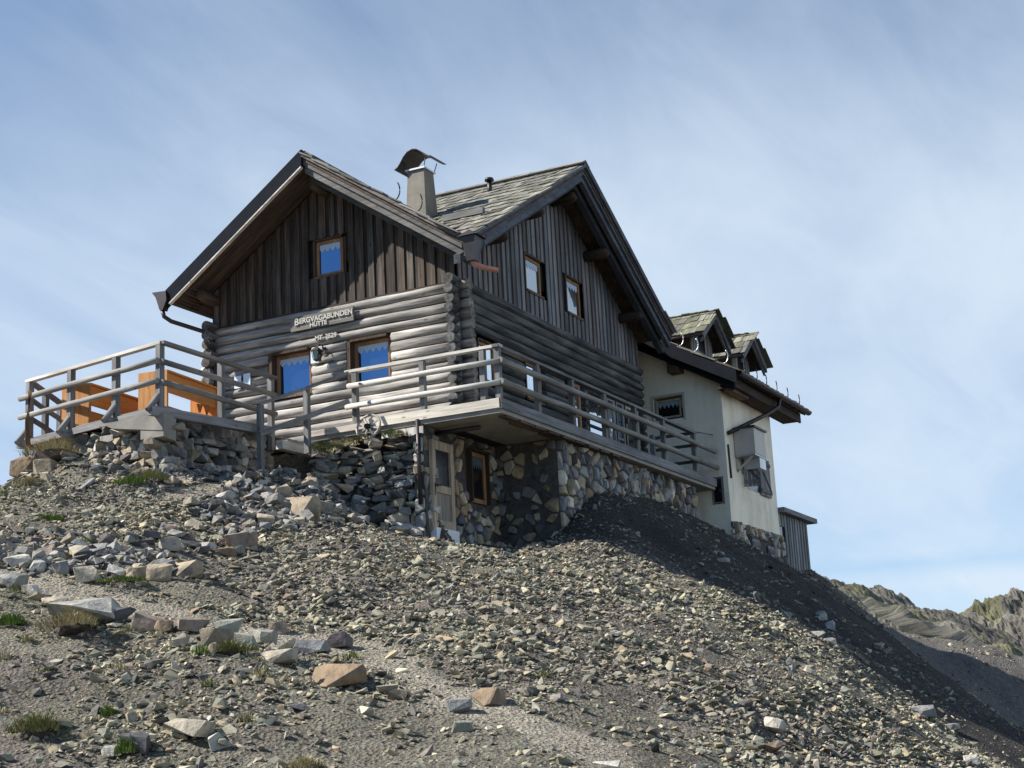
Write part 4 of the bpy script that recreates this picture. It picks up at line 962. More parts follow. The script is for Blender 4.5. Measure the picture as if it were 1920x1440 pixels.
shingles(m, (-OV + .10, 6.34, R1Z - R1S * (6.34 - R1Y)), (1, 0, 0), (0, -c1, s1_), 10.6, (6.34 - R1Y) / c1, [(-OV + .20, R1Y - .1), (9.7, R1Y - .1), (9.7, 6.4), (-OV + .20, 6.4)], .42)
shingles(m, (-1.2, -OV - .05, R2Z - R2S * (R2X + 1.2)), (0, 1, 0), (c2, 0, s2_), 4.0, (R2X + 1.2) / c2, [(R2X + .1, -OV - .06), (-1.25, -OV - .06), (VX, R1Y + .02), (R2X + .1, R1Y + .1)], .43, moss=.25)
shingles(m, (9.46, -OV + .02, R2Z - R2S * (9.46 - R2X)), (0, 1, 0), (-c2, 0, s2_), 4.0, (9.46 - R2X) / c2, [(R2X - .1, -OV + .0), (9.5, -OV + .0), (9.5, 3.05), (R2X - .1, 3.05)], .43)
for i in range(9):   # ridge boards
    y = -OV - .05 + i * .44; m.beam((R2X - .10, y, R2Z + .055), (R2X - .10, y + .46, R2Z + .055), .24, .03, vary(.2), up=(-s2_, 0, c2)); m.beam((R2X + .10, y, R2Z + .055), (R2X + .10, y + .46, R2Z + .055), .24, .03, vary(.2), up=(s2_, 0, c2))
for i in range(24):
    x = -OV + (.02 if i else .08) + i * .44
    for sg in (-1, 1): m.beam((x, R1Y + sg * .09, R1Z + .05), (x + .45, R1Y + sg * .09, R1Z + .05), .24, .03, vary(.2), up=(0, sg * s1_, c1))
m.build('shingles', W_SHING, roof)
# barge boards, stepped: top edge, upper board, lower board, then the verge rafter
def barge(m, fr, apex, foot, steps, tint):
    a, f = Vector((apex[0], apex[1])), Vector((foot[0], foot[1]))
    for dz, h, d0, d1, g in steps:
        poly = [(a.x, a.y + dz), (f.x, f.y + dz), (f.x, f.y + dz - h), (a.x, a.y + dz - h)]
        m.prism(poly, fr, d0, d1, tuple(c * g for c in tint), glen=0)
ST = [(.035, .075, .80, OV + .05, 1.2), (-.04, .165, .78, OV - .02, .95), (-.165, .19, .74, OV - .075, 1.1), (-.30, .17, .52, .66, .55)]
m = MB(); barge(m, FRL, (R1Y, R1Z), (VY(-OV) + .02, z1(VY(-OV))), ST, (.62, .60, .58)); m.build('bargeboard', W_GREY, roof)
m = MB(); barge(m, FRL, (R1Y + .003, R1Z), (6.30, z1(6.30)), [(.115, .36, .86, OV + .05, 1.0)], (1, 1, 1)); m.build('bargeboard', M_BLACK, roof)  # shade under the roof edge put into this board's black colour
m = MB(); barge(m, FRL, (R1Y + .003, R1Z), (6.20, z1(6.20)), [(-.25, .028, .90, OV + .07, 1.3)], (1, 1, 1)); m.build('lit_edge_strip', W_PALE, roof)  # pale strip stands in for the sunlit edge of the lower board
m = MB()
for k in range(5):
    x = -.10 - k * .165; y0, y1 = 2.95, 6.22; g_ = rnd.uniform(.8, 1.2); t = (g_ * .9, g_ * .95, g_)
    m.beam((x, y0, z1(y0) - .145), (x, y1, z1(y1) - .145), .158, .03, t, up=(0, s1_, c1))
m.build('soffit_boards', W_BROWN, roof)
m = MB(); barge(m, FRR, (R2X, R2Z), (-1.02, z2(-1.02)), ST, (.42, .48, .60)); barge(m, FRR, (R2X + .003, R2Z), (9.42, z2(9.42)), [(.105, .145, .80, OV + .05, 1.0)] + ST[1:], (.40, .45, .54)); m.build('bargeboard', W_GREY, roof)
for x, z in ((1.0, 9.90), (2.78, 10.94), (4.55, 11.80), (6.25, 10.96), (8.15, 9.90)):   # purlin ends under the verges
    m = MB(); m.tube([(x, .3, z), (x, -.50, z), (x, -.60, z + .01), (x, -.66, z + .03)], [.125, .125, .115, .085], 12, (.62, .62, .62)); m.build('purlin_end', W_BROWN, roof)
for y, z in ((R1Y, 11.24), (5.70, 9.40)):
    m = MB(); m.tube([(.3, y, z), (-.48, y, z), (-.60, y, z + .03)], [.12, .12, .09], 12, vary(.2)); m.build('purlin_end', W_BROWN, roof)
m = MB(); y = -.8
for k in range(7): m.box((-.1 + k * .02, 5.82 + k * .065, z1(5.82 + k * .065) - .20), (-.9, 5.875 + k * .065, z1(5.82 + k * .065) - .15), vary(.2))
m.build('eave_boards', W_BROWN, roof)
# gutter, hopper and pipes
m = MB()
for k in range(8):
    a0, a1 = math.pi * k / 8, math.pi * (k + 1) / 8; yc, zc_, r = 6.42, z1(6.3) - .01, .085
    m.add([(-1.0, yc + r * math.cos(a0), zc_ - r * math.sin(a0)), (9.5, yc + r * math.cos(a0), zc_ - r * math.sin(a0)), (9.5, yc + r * math.cos(a1), zc_ - r * math.sin(a1)), (-1.0, yc + r * math.cos(a1), zc_ - r * math.sin(a1))], [(0, 1, 2, 3)])
m.prism([(6.26, 9.50), (6.62, 9.52), (6.52, 9.40), (6.42, 9.12), (6.34, 9.10), (6.24, 9.30)], FRL, .86, 1.02)
m.tube([(-.95, 6.40, 9.14), (-.94, 6.36, 8.98), (-.85, 6.25, 8.88), (-.2, 5.86, 8.72), (-.16, 5.72, 8.60), (-.16, 5.66, 7.7), (-.16, 5.66, 6.1)], .045, 10)
m.build('gutter', M_METAL, hut)
m = MB()
hx, hy, hz = -1.13, -.98, 9.22
m.add([(hx - .17, hy - .15, hz), (hx + .17, hy - .15, hz), (hx + .17, hy + .15, hz), (hx - .17, hy + .15, hz), (hx - .10, hy - .08, hz - .48), (hx + .10, hy - .08, hz - .48), (hx + .10, hy + .08, hz - .48), (hx - .10, hy + .08, hz - .48)],
      [(0, 1, 2, 3), (7, 6, 5, 4), (0, 4, 5, 1), (1, 5, 6, 2), (2, 6, 7, 3), (3, 7, 4, 0)])
m.add([(hx - .22, hy - .20, hz - .02), (hx + .22, hy - .20, hz - .02), (hx + .22, hy + .2, hz - .02), (hx - .22, hy + .2, hz - .02), (hx - .1, hy, hz + .12), (hx + .1, hy, hz + .12)], [(0, 1, 5, 4), (1, 2, 5), (2, 3, 4, 5), (3, 0, 4), (3, 2, 1, 0)])
m.tube([(hx + .19, hy - .16, hz + .06), (hx + .15, hy - .12, hz - .62)], .008, 6)
hp = m.build('rain_hopper', M_METAL, hut)
m = MB(); m.tube([(hx, hy, hz - .46), (hx + .02, hy - .02, hz - .53), (hx + .16, hy - .14, hz - .58), (hx + .36, hy - .32, hz - .62)], [.055, .055, .05, .05], 12); m.build('spout', M_COPPER, hp)
# chimney
m = MB(); qx, qy = 1.65, 1.62
def frust(m, cx, cy, z0, z1_, a0, b0, a1, b1, t=(1, 1, 1)):
    m.add([(cx + sx * a / 2, cy + sy * b_ / 2, z) for z, a, b_ in ((z0, a0, b0), (z1_, a1, b1)) for sx, sy in ((-1, -1), (1, -1), (1, 1), (-1, 1))],
          [(3, 2, 1, 0), (4, 5, 6, 7), (0, 1, 5, 4), (1, 2, 6, 5), (2, 3, 7, 6), (3, 0, 4, 7)], t)
frust(m, qx, qy, 10.2, 11.93, .60, .54, .41, .39, (.72, .70, .66))
ch = m.build('chimney', M_CONC, hut)
m = MB(); frust(m, qx, qy, 11.93, 11.965, .49, .47, .49, .47); m.build('top_plate', M_ZINC, ch)
m = MB()
for sx in (-1, 1):
    for sy in (-1, 1): m.tube([(qx + sx * .22, qy + sy * .21, 11.96), (qx + sx * .24, qy + sy * .27, 12.16)], .010, 6)
m.build('cowl_stay', M_METAL, ch)
m = MB()   # arched sheet cowl with flared edges
prof = [(-.60, 11.98), (-.50, 12.02), (-.40, 12.12), (-.30, 12.24), (-.17, 12.34), (0.0, 12.385), (.15, 12.36), (.27, 12.29), (.38, 12.20), (.50, 12.14), (.60, 12.12)]
prof = [(-a * .74, 11.97 + (z - 11.97) * .92) for a, z in prof]
vs, fs, gv = [], [], []
for k, (a, z) in enumerate(prof):
    for xx in (-.34, .34):
        for th in (0, .015): vs.append((qx + xx, qy + a, z + th + (.02 if xx > 0 else 0)))
for k in range(len(prof) - 1):
    b0 = k * 4; b1 = b0 + 4
    fs += [(b0, b1, b1 + 2, b0 + 2), (b0 + 1, b0 + 3, b1 + 3, b1 + 1), (b0, b0 + 1, b1 + 1, b1), (b0 + 2, b1 + 2, b1 + 3, b0 + 3)]
fs += [(0, 2, 3, 1), (4 * len(prof) - 4, 4 * len(prof) - 3, 4 * len(prof) - 1, 4 * len(prof) - 2)]
m.add(vs, fs, (1, 1, 1), None, False); m.build('cowl', M_METAL, ch)
# vent pipe and snow bar on the big roof, snow hooks
m = MB(); vx, vy = 3.55, .95; vz = z2(vx); m.tube([(vx, vy, vz - .1), (vx, vy, vz + .30)], .055, 12); m.tube([(vx, vy, vz + .30), (vx, vy, vz + .36)], [.11, .09], 12); m.build('vent_pipe', M_METAL, hut)
m = MB()
bx = .75; bz = z2(bx) + .14; m.beam((bx, -.3, bz), (bx, .62, bz), .10, .13, (.9, .9, .9)); m.build('snow_bar', W_GREY, hut)
def hook(parent, p, d, r=.15, mat=None):
    d = Vector(d).normalized(); m = MB(); p = Vector(p)
    pts = [p + Vector((0, 0, r * 1.15 * (1 - math.cos(t)))) + d * (r * .75 * math.sin(t)) for t in [i * 2.5 / 9 for i in range(10)]]
    m.tube(pts, .014, 6); return m.build('snow_hook', mat or M_METAL, parent)
for p, d in (((-.55, 4.55, z1(4.55) + .06), (0, 1, 0)), ((-.5, 1.02, z1(1.02) + .06), (0, -1, 0)), ((-.55, .50, z1(.5) + .06), (0, -1, 0))): hook(hut, p, d, .17)

# stone cellar
def clip(poly, a, b, c):
    out = []; n = len(poly)
    for i in range(n):
        p, q = poly[i], poly[(i + 1) % n]; dp = a * p[0] + b * p[1] - c; dq = a * q[0] + b * q[1] - c
        if dp <= 0: out.append(p)
        if dp * dq < 0: t = dp / (dp - dq); out.append((p[0] + (q[0] - p[0]) * t, p[1] + (q[1] - p[1]) * t))
    return out
MPAL = np.array([[0.265, 0.262, 0.255], [0.37, 0.315, 0.225], [0.20, 0.172, 0.172], [0.13, 0.13, 0.135], [0.47, 0.445, 0.39], [0.225, 0.24, 0.25], [0.33, 0.25, 0.17]])
def masonry(m, fr, s0, s1, t0, t1, cell, holes, gap, keep=1.0, weights=(24, 24, 10, 10, 16, 20, 10), asp=1.25, proud=.05):
    sites = []
    ns = max(1, int((s1 - s0) / cell)); nt_ = max(1, int((t1 - t0) / (cell * asp)))
    for i in range(ns):
        for j in range(nt_): sites.append((s0 + (i + .5 + rnd.uniform(-.46, .46)) * (s1 - s0) / ns, t0 + (j + .5 + rnd.uniform(-.46, .46) + (.5 if i % 2 else 0)) * (t1 - t0) / nt_))
    for k, (sx, sy) in enumerate(sites):
        if rnd.random() > keep: continue
        if any(h0 - .05 < sx < h1 + .05 and g0 - .05 < sy < g1 + .05 for h0, h1, g0, g1 in holes): continue
        poly = [(s0, t0), (s1, t0), (s1, t1), (s0, t1)]; gap_ = gap * (0.5 + rnd.random() ** 2 * 2.2)
        for q, (ux, uy) in enumerate(sites):
            if q == k or abs(ux - sx) > cell * 3 or abs(uy - sy) > cell * 3 * asp: continue
            dx, dy = ux - sx, uy - sy; L = math.hypot(dx, dy)
            if L < 1e-6: continue
            poly = clip(poly, dx / L, dy / L, (sx * dx + sy * dy) / L + L / 2 - gap_ * rnd.uniform(.4, 1.5))
            if len(poly) < 3: break
        if len(poly) < 3: continue
        for h0, h1, g0, g1 in holes:     # keep clear of openings
            cxm = sum(p[0] for p in poly) / len(poly); cym = sum(p[1] for p in poly) / len(poly)
            if g0 < cym < g1: poly = clip(poly, 1, 0, h0 - .03) if cxm < h0 else (clip(poly, -1, 0, -h1 - .03) if cxm > h1 else poly)
            elif h0 < cxm < h1: poly = clip(poly, 0, 1, g0 - .03) if cym < g0 else (clip(poly, 0, -1, -g1 - .03) if cym > g1 else poly)
            if len(poly) < 3: break
        if len(poly) < 3: continue
        for _ in range(1):               # round the corners off
            poly = [q for i in range(len(poly)) for q in (((poly[i][0] * .86 + poly[(i + 1) % len(poly)][0] * .14 + rnd.uniform(-.006, .006)), (poly[i][1] * .86 + poly[(i + 1) % len(poly)][1] * .14 + rnd.uniform(-.006, .006))), ((poly[i][0] * .14 + poly[(i + 1) % len(poly)][0] * .86), (poly[i][1] * .14 + poly[(i + 1) % len(poly)][1] * .86)))]
        cx_, cy_ = sum(p[0] for p in poly) / len(poly), sum(p[1] for p in poly) / len(poly)
        o, ea, eb, en = [Vector(q) for q in fr]; d = proud * rnd.uniform(.4, 1.5); n = len(poly); jit = lambda: rnd.uniform(-.010, .010)
        tx, ty = rnd.uniform(-.25, .25), rnd.uniform(-.25, .25)
        vs = [o + ea * a + eb * b_ + en * -.02 for a, b_ in poly]
        vs += [o + ea * (cx_ + (a - cx_) * .97) + eb * (cy_ + (b_ - cy_) * .97) + en * (d * .6) for a, b_ in poly]
        vs += [o + ea * (cx_ + (a - cx_) * .80) + eb * (cy_ + (b_ - cy_) * .80) + ea * jit() + eb * jit() + en * (d + jit() + (a - cx_) * tx + (b_ - cy_) * ty) for a, b_ in poly]
        fs = [tuple(range(2 * n, 3 * n))] + [(r * n + i, r * n + (i + 1) % n, (r + 1) * n + (i + 1) % n, (r + 1) * n + i) for r in (0, 1) for i in range(n)]
        m.add(vs, fs, tuple(MPAL[rng.choice(7, p=np.array(weights) / sum(weights))] * (1 + rng.uniform(-.38, .38))))
CD = (-.66, .18, 3.7, 5.66); CWN = (.84, 1.54, 4.62, 5.66)
m = MB()
m.box((-.82, .385, 3.2), (9.8, .60, 5.90)); m.box((2.065, -.995, 3.2), (2.3, .384, 5.90)); m.box((2.302, -.995, 3.2), (9.8, -.75, 5.90)); m.box((9.6, -.749, 3.2), (9.8, .384, 5.9))
m.build('cellar_wall', M_MORTAR, hut)
W_REC = (16, 34, 10, 14, 14, 8, 22)
m = MB(); masonry(m, ((0, .38, 0), (1, 0, 0), (0, 0, 1), (0, -1, 0)), -.82, 2.04, 3.5, 5.88, .185, [CD, CWN], .015, .74, W_REC); m.build('cellar_masonry', M_MASON, hut); m = MB()
masonry(m, ((2.06, 0, 0), (0, 1, 0), (0, 0, 1), (-1, 0, 0)), -.98, .36, 3.5, 5.88, .185, [], .018, .62, W_REC); m.build('cellar_masonry', M_MASON, hut); m = MB()
masonry(m, ((0, -1.0, 0), (1, 0, 0), (0, 0, 1), (0, -1, 0)), 2.08, 9.78, 3.6, 5.88, .20, [], .009, .96, (26, 22, 14, 9, 18, 18, 7), 1.35, .085); m.build('cellar_masonry', M_MASON, hut); m = MB()
masonry(m, ((-.82, 0, 0), (0, 1, 0), (0, 0, 1), (-1, 0, 0)), .40, .60, 3.5, 5.88, .18, [], .02, .9)
m.build('cellar_masonry', M_MASON, hut)
FRD = ((0, .38, 0), (1, 0, 0), (0, 0, 1), (0, -1, 0))
def RB(m, a, b, c, d, d0, d1, t=(1, 1, 1), fr=FRD): m.prism([(a, c), (b, c), (b, d), (a, d)], fr, d0, d1, t)
m = MB(); x0, x1, zb, zt = -.655, .165, 3.98, 5.64
RB(m, x0, x0 + .13, zb, zt, 0, .075); RB(m, x1 - .13, x1, zb, zt, 0, .075); RB(m, x0 + .13, x1 - .13, zt - .17, zt, 0, .072); RB(m, x0 + .13, x1 - .13, zb, zb + .16, 0, .072); RB(m, x0 + .13, x1 - .13, 4.66, 4.80, 0, .07)
for k in range(5):
    a = x0 + .13 + k * .112; RB(m, a + .003, a + .109, zb + .16, 4.66, 0, .045, (.62, .68, .80))
d = m.build('cellar_door', M_DOOR, hut)
m = MB(); RB(m, x0 + .13, x1 - .13, 4.80, zt - .17, .01, .03); m.build('pane', M_GLASSD, d)
m = MB(); m.tube([(x0 + .07, .30, 4.78), (x0 + .07, .24, 4.78), (x0 + .18, .24, 4.775)], .012, 6); m.box((x0 + .05, .298, 4.62), (x0 + .09, .303, 4.83)); m.build('handle', M_METAL, d)
m = MB(); RB(m, x0 - .02, x1 + .03, 3.70, 3.978, -.02, .12); m.build('door_step', M_WHITE, hut)
m = MB(); x0, x1, zb, zt = .86, 1.52, 4.64, 5.64; f = .085
RB(m, x0, x0 + f, zb, zt, 0, .05); RB(m, x1 - f, x1, zb, zt, 0, .05); RB(m, x0 + f, x1 - f, zt - f, zt, 0, .048); RB(m, x0 + f, x1 - f, zb, zb + f, 0, .048)
w = m.build('cellar_window', W_FRAME, hut)
m = MB(); RB(m, x0 + f, x1 - f, zb + f, zt - f, .008, .02); m.build('pane', M_GLASSD, w)
m = MB(); RB(m, x0 - .05, x1 + .05, zt + .003, zt + .05, 0, .15, (.6, .6, .6)); RB(m, x0 - .05, x0 - .003, zb, zt, 0, .12, (.6, .6, .6)); RB(m, x1 + .003, x1 + .05, zb, zt, 0, .12, (.5, .5, .5)); m.build('jamb', W_BROWN, w)
m = MB()
for k in range(5):
    a = x0 + f + k * (x1 - x0 - 2 * f) / 5; e = a + (x1 - x0 - 2 * f) / 5; tp = zt - f
    m.prism([(a, tp), (a, tp - .13), ((a + e) / 2, tp - .24), (e, tp - .13), (e, tp)], FRD, .021, .024, (.22, .22, .22))
m.build('curtain', M_LACE, w)
m = MB(); m.tube([(-.35, .42, 5.80), (-.32, -.55, 5.80)], .045, 10); m.build('drain_pipe', M_METAL, hut); m = MB(); m.tube([(-.87, .47, 6.0), (-.87, .47, 4.4)], .04, 10); m.build('drain_pipe', M_METAL, hut)

# balcony
BX, BY = -.86, -1.28
m = MB(); m.box((BX + .03, BY + .03, 5.90), (10.78, .1, 6.0), (1, 1, 1)); m.box((BX + .03, .1, 5.90), (.1, 3.0, 6.0))
bal = m.build('balcony', M_CONC, hut)
m = MB()
m.box((BX - .012, BY, 5.985), (BX + .03, 1.62, 6.165), (1.15, 1.12, 1.05), 1); m.box((BX - .012, 1.625, 5.985), (BX + .03, 3.0, 6.10), (.95, .9, .85), 1)
m.build('edge_board', W_PALE, bal)
m = MB(); m.box((BX - .012, BY - .012, 5.975), (10.80, BY + .03, 6.165), (.82, .85, .9), 0); m.build('edge_board', W_GREY, bal)
m = MB()
x = BX + .04
while x < 10.7:
    w = rnd.uniform(.12, .16); m.box((x, BY + .03, 6.005), (x + w, -.05, 6.045), vary(.15), 1); x += w + .008
m.build('deck_boards', W_GREY, bal)
for k in range(9):   # rough plank ends under the edge
    a = -.6 + k * .62; m = MB(); m.box((a, BY + .04, 5.855), (a + rnd.uniform(.4, .58), BY + .04 + rnd.uniform(.1, .3), 5.898), vary(.25), 0); m.build('form_board', W_BROWN, bal)
posts = [(BX + .05, BY + .05)] + [(x, BY + .05) for x in (.81, 2.42, 4.05, 5.75, 7.45, 9.50)] + [(BX + .05, y) for y in (-.92, .36, 1.85)] + [(9.05, -.35)]
for i, (x, y) in enumerate(posts):
    m = MB(); g = .95 if i > 6 else .8; m.box((x - .055, y - .05, 6.05), (x + .055, y + .05, 7.13), (g, g, g), 2); m.build('post', W_GREY, bal)
RT, RM, RB_ = 7.15, 6.84, 6.44
def rail(p0, p1, r, mat, kind='log', t=(1, 1, 1)):
    m = MB()
    if kind == 'log': m.log(p0, p1, r, t, 10, .03, .9)
    else: m.beam(p0, p1, .13, .055, t)
    m.build('rail', mat, bal)
rail((BX + .05, BY - .03, RT), (BX + .05, 2.05, RT), 0, W_PALE, 'flat'); rail((BX - .05, BY + .05, RT - .004), (9.62, BY + .05, RT - .004), 0, W_GREY, 'flat', (.8, .8, .8))
rail((BX - .06, BY - .05, RM), (BX - .06, 1.95, RM), .052, W_PALE); rail((BX - .06, BY - .05, RB_), (BX - .06, 2.0, RB_), .052, W_PALE)
rail((BX - .09, BY - .06, RM + .01), (10.75, BY - .06, RM + .01), .062, W_GREY, 'log', (1.1, 1.08, 1.02)); rail((BX - .09, BY - .06, RB_ + .01), (10.80, BY - .06, RB_ + .01), .062, W_GREY, 'log', (1.1, 1.08, 1.02))
for z in (RT - .01, RM, RB_): rail((9.50, BY + .08, z), (9.50, -.12, z), .03, W_GREY, 'flat', (.45, .45, .48))
m = MB(); m.tube([(9.5, BY + .05, 7.18), (10.88, BY + .02, 7.30)], .012, 6); m.build('handrail_rod', M_METAL, bal)
m = MB(); m.tube([(7.6, -.30, 7.30), (8.6, -.15, 7.45), (9.3, -.10, 7.62)], .012, 6); m.box((7.58, -.34, 7.20), (7.66, -.26, 7.34)); m.build('clothes_rod', M_METAL, bal)
m = MB(); n = 9
for k in range(n):
    a = .35 + k * .10; m.prism([(a, 5.72 + .025 * math.sin(k * 1.7)), (a + .1, 5.72 + .025 * math.sin((k + 1) * 1.7)), (a + .1, 5.86), (a, 5.86 - (.10 if k == n - 1 else 0))], ((BX, 0, 0), (0, 1, 0), (0, 0, 1), (-1, 0, 0)), 0, .03)
m.build('wavy_plank', W_PALE, bal)

# ------------------------------------------------------------------ things on the hut wall
def text_mesh(m, txt, size, y0, z0, x0, extr=.012, weight=.004, sx=1.0, tint=(1, 1, 1)):
    c = bpy.data.curves.new('lettering', 'FONT'); c.body = txt; c.size = size; c.extrude = extr; c.offset = weight
    ob = bpy.data.objects.new('lettering', c); COL.objects.link(ob)
    dg = bpy.context.evaluated_depsgraph_get(); me = bpy.data.meshes.new_from_object(ob.evaluated_get(dg))
    m.add([(x0 - v.co.z, y0 - v.co.x * sx, z0 + v.co.y) for v in me.vertices], [tuple(p.vertices) for p in me.polygons], tint)
    w = max(v.co.x for v in me.vertices) * sx
    bpy.data.objects.remove(ob, do_unlink=True); return w
sg = thing('name_sign', 'grey wooden board with carved hut name above the ground floor windows', 'sign', (-.14, 3.0, 8.54))
m = MB(); m.box((-.165, 2.255, 8.385), (-.118, 3.755, 8.68), (.8, .76, .70), 1); m.build('board', W_GREY, sg)
m = MB()
w = text_mesh(m, 'B', .20, 3.65, 8.50, -.178, sx=.95)
w = text_mesh(m, 'ERGVAGABUNDEN', .148, 3.65 - w - .012, 8.515, -.178, sx=1.0)
text_mesh(m, 'HÜTTE', .125, 3.28, 8.405, -.178, sx=1.05)
m.build('lettering', M_LETTER, sg)
m = MB(); w = text_mesh(m, 'MT. 2529', .135, 3.20, 8.12, -.125, extr=.014, weight=.003, sx=1.0); o = m.build('altitude_numerals', M_LETTER, None, (-.12, 2.9, 8.15)); tag(o, 'pale altitude lettering fixed to a log below the name board', 'lettering')
ln = thing('wall_lantern', 'black carriage lantern on a bracket between the two ground floor windows', 'wall lamp', (0, 3.06, 7.8))
m = MB(); m.tube([(-.10, 3.0, 7.88), (-.17, 3.0, 7.98), (-.25, 3.03, 7.99), (-.28, 3.06, 7.93)], .014, 6); m.box((-.125, 2.96, 7.80), (-.10, 3.04, 7.96)); m.build('bracket', M_METAL, ln)
m = MB(); frust(m, -.28, 3.06, 7.85, 7.93, .20, .20, .05, .05); frust(m, -.28, 3.06, 7.64, 7.67, .06, .06, .11, .11)
for sx in (-1, 1):
    for sy in (-1, 1): m.tube([(-.28 + sx * .05, 3.06 + sy * .05, 7.66), (-.28 + sx * .08, 3.06 + sy * .08, 7.86)], .008, 5)
m.build('cage', M_METAL, ln)
m = MB(); frust(m, -.28, 3.06, 7.67, 7.85, .085, .085, .135, .135); m.build('glass', M_GLASSD, ln)
def paper(name, y0, y1, z0, z1_, label, blot):
    m = MB(); m.box((-.128, y0, z0), (-.122, y1, z1_))
    o = m.build(name, M_PAPER, None, (-.12, (y0 + y1) / 2, (z0 + z1_) / 2)); return tag(o, label, 'notice')
paper('notice_sheet', 3.12, 3.31, 7.66, 7.94, 'pale printed notice pinned to the logs beside the wall lantern', 1)
paper('notice_sheet', 5.03, 5.20, 7.42, 7.68, 'left of two pale notices by the drainpipe behind the terrace rail', 1)
paper('notice_sheet', 4.80, 4.97, 7.42, 7.70, 'right of two pale notices by the drainpipe behind the terrace rail', 1)
l2 = thing('wall_lantern', 'small dark lantern on the shaded log wall between balcony window and door', 'wall lamp', (4.5, 0, 7.6))
m = MB(); m.tube([(4.4, -.1, 7.72), (4.4, -.2, 7.80), (4.45, -.26, 7.74)], .014, 6); frust(m, 4.45, -.26, 7.66, 7.73, .16, .16, .05, .05); frust(m, 4.45, -.26, 7.46, 7.49, .06, .06, .09, .09); m.build('bracket', M_METAL, l2)
m = MB(); frust(m, 4.45, -.26, 7.49, 7.66, .07, .07, .12, .12); m.build('glass', M_GLASSD, l2)
# wagon wheel leaning under the balcony edge
wh = thing('wagon_wheel', 'old spoked wagon wheel leaning on the dry stone wall under the balcony edge', 'wheel', (-1.12, 1.40, 5.74))
def wheel_pt(a, r, d=0.0):
    tilt = .38; y = 1.40 + r * math.cos(a); h = r * math.sin(a); return Vector((-1.10 + h * math.sin(tilt) * .7 - d, y, 5.95 + h * math.cos(tilt)))
m = MB(); pts = [wheel_pt(2 * math.pi * k / 24, .25) for k in range(25)]; m.tube(pts, .026, 6, (.9, .86, .8)); m.build('rim', W_PALE, wh)
m = MB()
for k in range(8):
    a = 2 * math.pi * (k + .3) / 8; m.beam(wheel_pt(a, .05), wheel_pt(a, .24), .030, .028, vary(.2))
m.build('spokes', W_PALE, wh)
m = MB(); m.tube([wheel_pt(0, 0, -.06), wheel_pt(0, 0, .09)], [.07, .05], 10, (.5, .45, .4)); m.build('hub', W_BROWN, wh)
# stair rail up to the balcony
sr = thing('stair_railing', 'grey two bar wooden railing climbing from the path to the balcony', 'railing', (-2.6, 2.76, 5.2))
SP = [(-2.62, 2.77, 5.0, 6.30), (-1.80, 2.30, 5.45, 6.68), (-1.02, 1.86, 6.0, 7.06)]
for x, y, za, zb_ in SP[:2]:
    m = MB(); m.box((x - .05, y - .05, za), (x + .05, y + .05, zb_), (.9, .9, .9), 2); m.build('post', W_GREY, sr)
for dz, w in ((.0, .06), (-.55, .10)):
    m = MB()
    for a, b in ((0, 1), (1, 2)): m.beam((SP[a][0] - .06, SP[a][1] - .03, SP[a][3] + dz), (SP[b][0] - .06, SP[b][1] - .03, SP[b][3] + dz), .045, w, vary(.1))
    m.build('rail', W_GREY, sr)
m = MB(); m.beam((-1.25, 1.0, 4.12), (-1.28, .18, 3.86), .05, .04); o = m.build('loose_plank', W_PALE, None, (-1.27, .6, 3.95)); tag(o, 'thin bleached plank lying at the foot of the dry stone wall', 'plank')
m = MB(); m.beam((-6.75, 3.45, 4.20), (-6.05, 3.65, 4.58), .07, .05); o = m.build('loose_plank', W_GREY, None, (-6.4, 3.55, 4.35)); tag(o, 'old grey board lying on the bare slope below the terrace', 'plank')
m = MB(); m.box((-2.1, 2.65, 5.55), (-.9, 2.80, 5.72), vary(.1)); m.box((-1.3, 3.0, 5.74), (-.2, 3.18, 5.86), vary(.1)); m.box((-1.7, 2.82, 5.62), (-.6, 2.98, 5.80), vary(.1)); o = m.build('timber_steps', W_PALE, None, (-1.4, 2.9, 5.6)); tag(o, 'low weathered timber steps in front of the hut windows', 'steps')

# ------------------------------------------------------------------ the wooden terrace
TA, TB, TC_, TD = (-4.70, 3.38), (-4.02, 7.02), (-1.6, 8.2), (0.0, 3.36)
te = thing('wooden_terrace', 'raised wooden sun terrace with three bar railing on the slope edge', 'terrace', (-4.7, 3.4, 5.95))
m = MB()
for k in range(26):   # deck boards run along the sign side
    f0, f1_ = k / 26, (k + .94) / 26
    a = (TA[0] + (TD[0] - TA[0]) * f0, TA[1]); b_ = (TB[0] + (.2 - TB[0]) * f0, TB[1] + 1.2 * f0); c = (TB[0] + (.2 - TB[0]) * f1_, TB[1] + 1.2 * f1_); d = (TA[0] + (TD[0] - TA[0]) * f1_, TA[1])
    t = vary(.15); m.add([(p[0], p[1], z) for z in (5.99, 6.03) for p in (a, b_, c, d)], [(3, 2, 1, 0), (4, 5, 6, 7), (0, 1, 5, 4), (1, 2, 6, 5), (2, 3, 7, 6), (3, 0, 4, 7)], t, [(p[1], p[0], z) for z in (5.99, 6.03) for p in (a, b_, c, d)])
m.build('deck_boards', W_GREY, te)
m = MB()
U = Vector((TB[0] - TA[0], TB[1] - TA[1], 0)).normalized(); Nn = Vector((-U.y, U.x, 0))
LT = (Vector(TB) - Vector(TA)).length
PT = [0.0, LT * .32, LT * .665, LT]
P3 = lambda s, o=0.0, z=0.0: Vector((TA[0], TA[1], 0)) + U * s + Nn * o + Vector((0, 0, z))
for s in PT:          # cross beams that stick out and carry the posts
    m.beam(P3(s, .22, 5.90), P3(s, -2.6, 5.90), .13, .16, vary(.1))
m.beam(P3(-.05, .05, 5.93), P3(LT + .05, .05, 5.93), .05, .12, (.9, .9, .9))
m.build('beams', W_GREY, te)
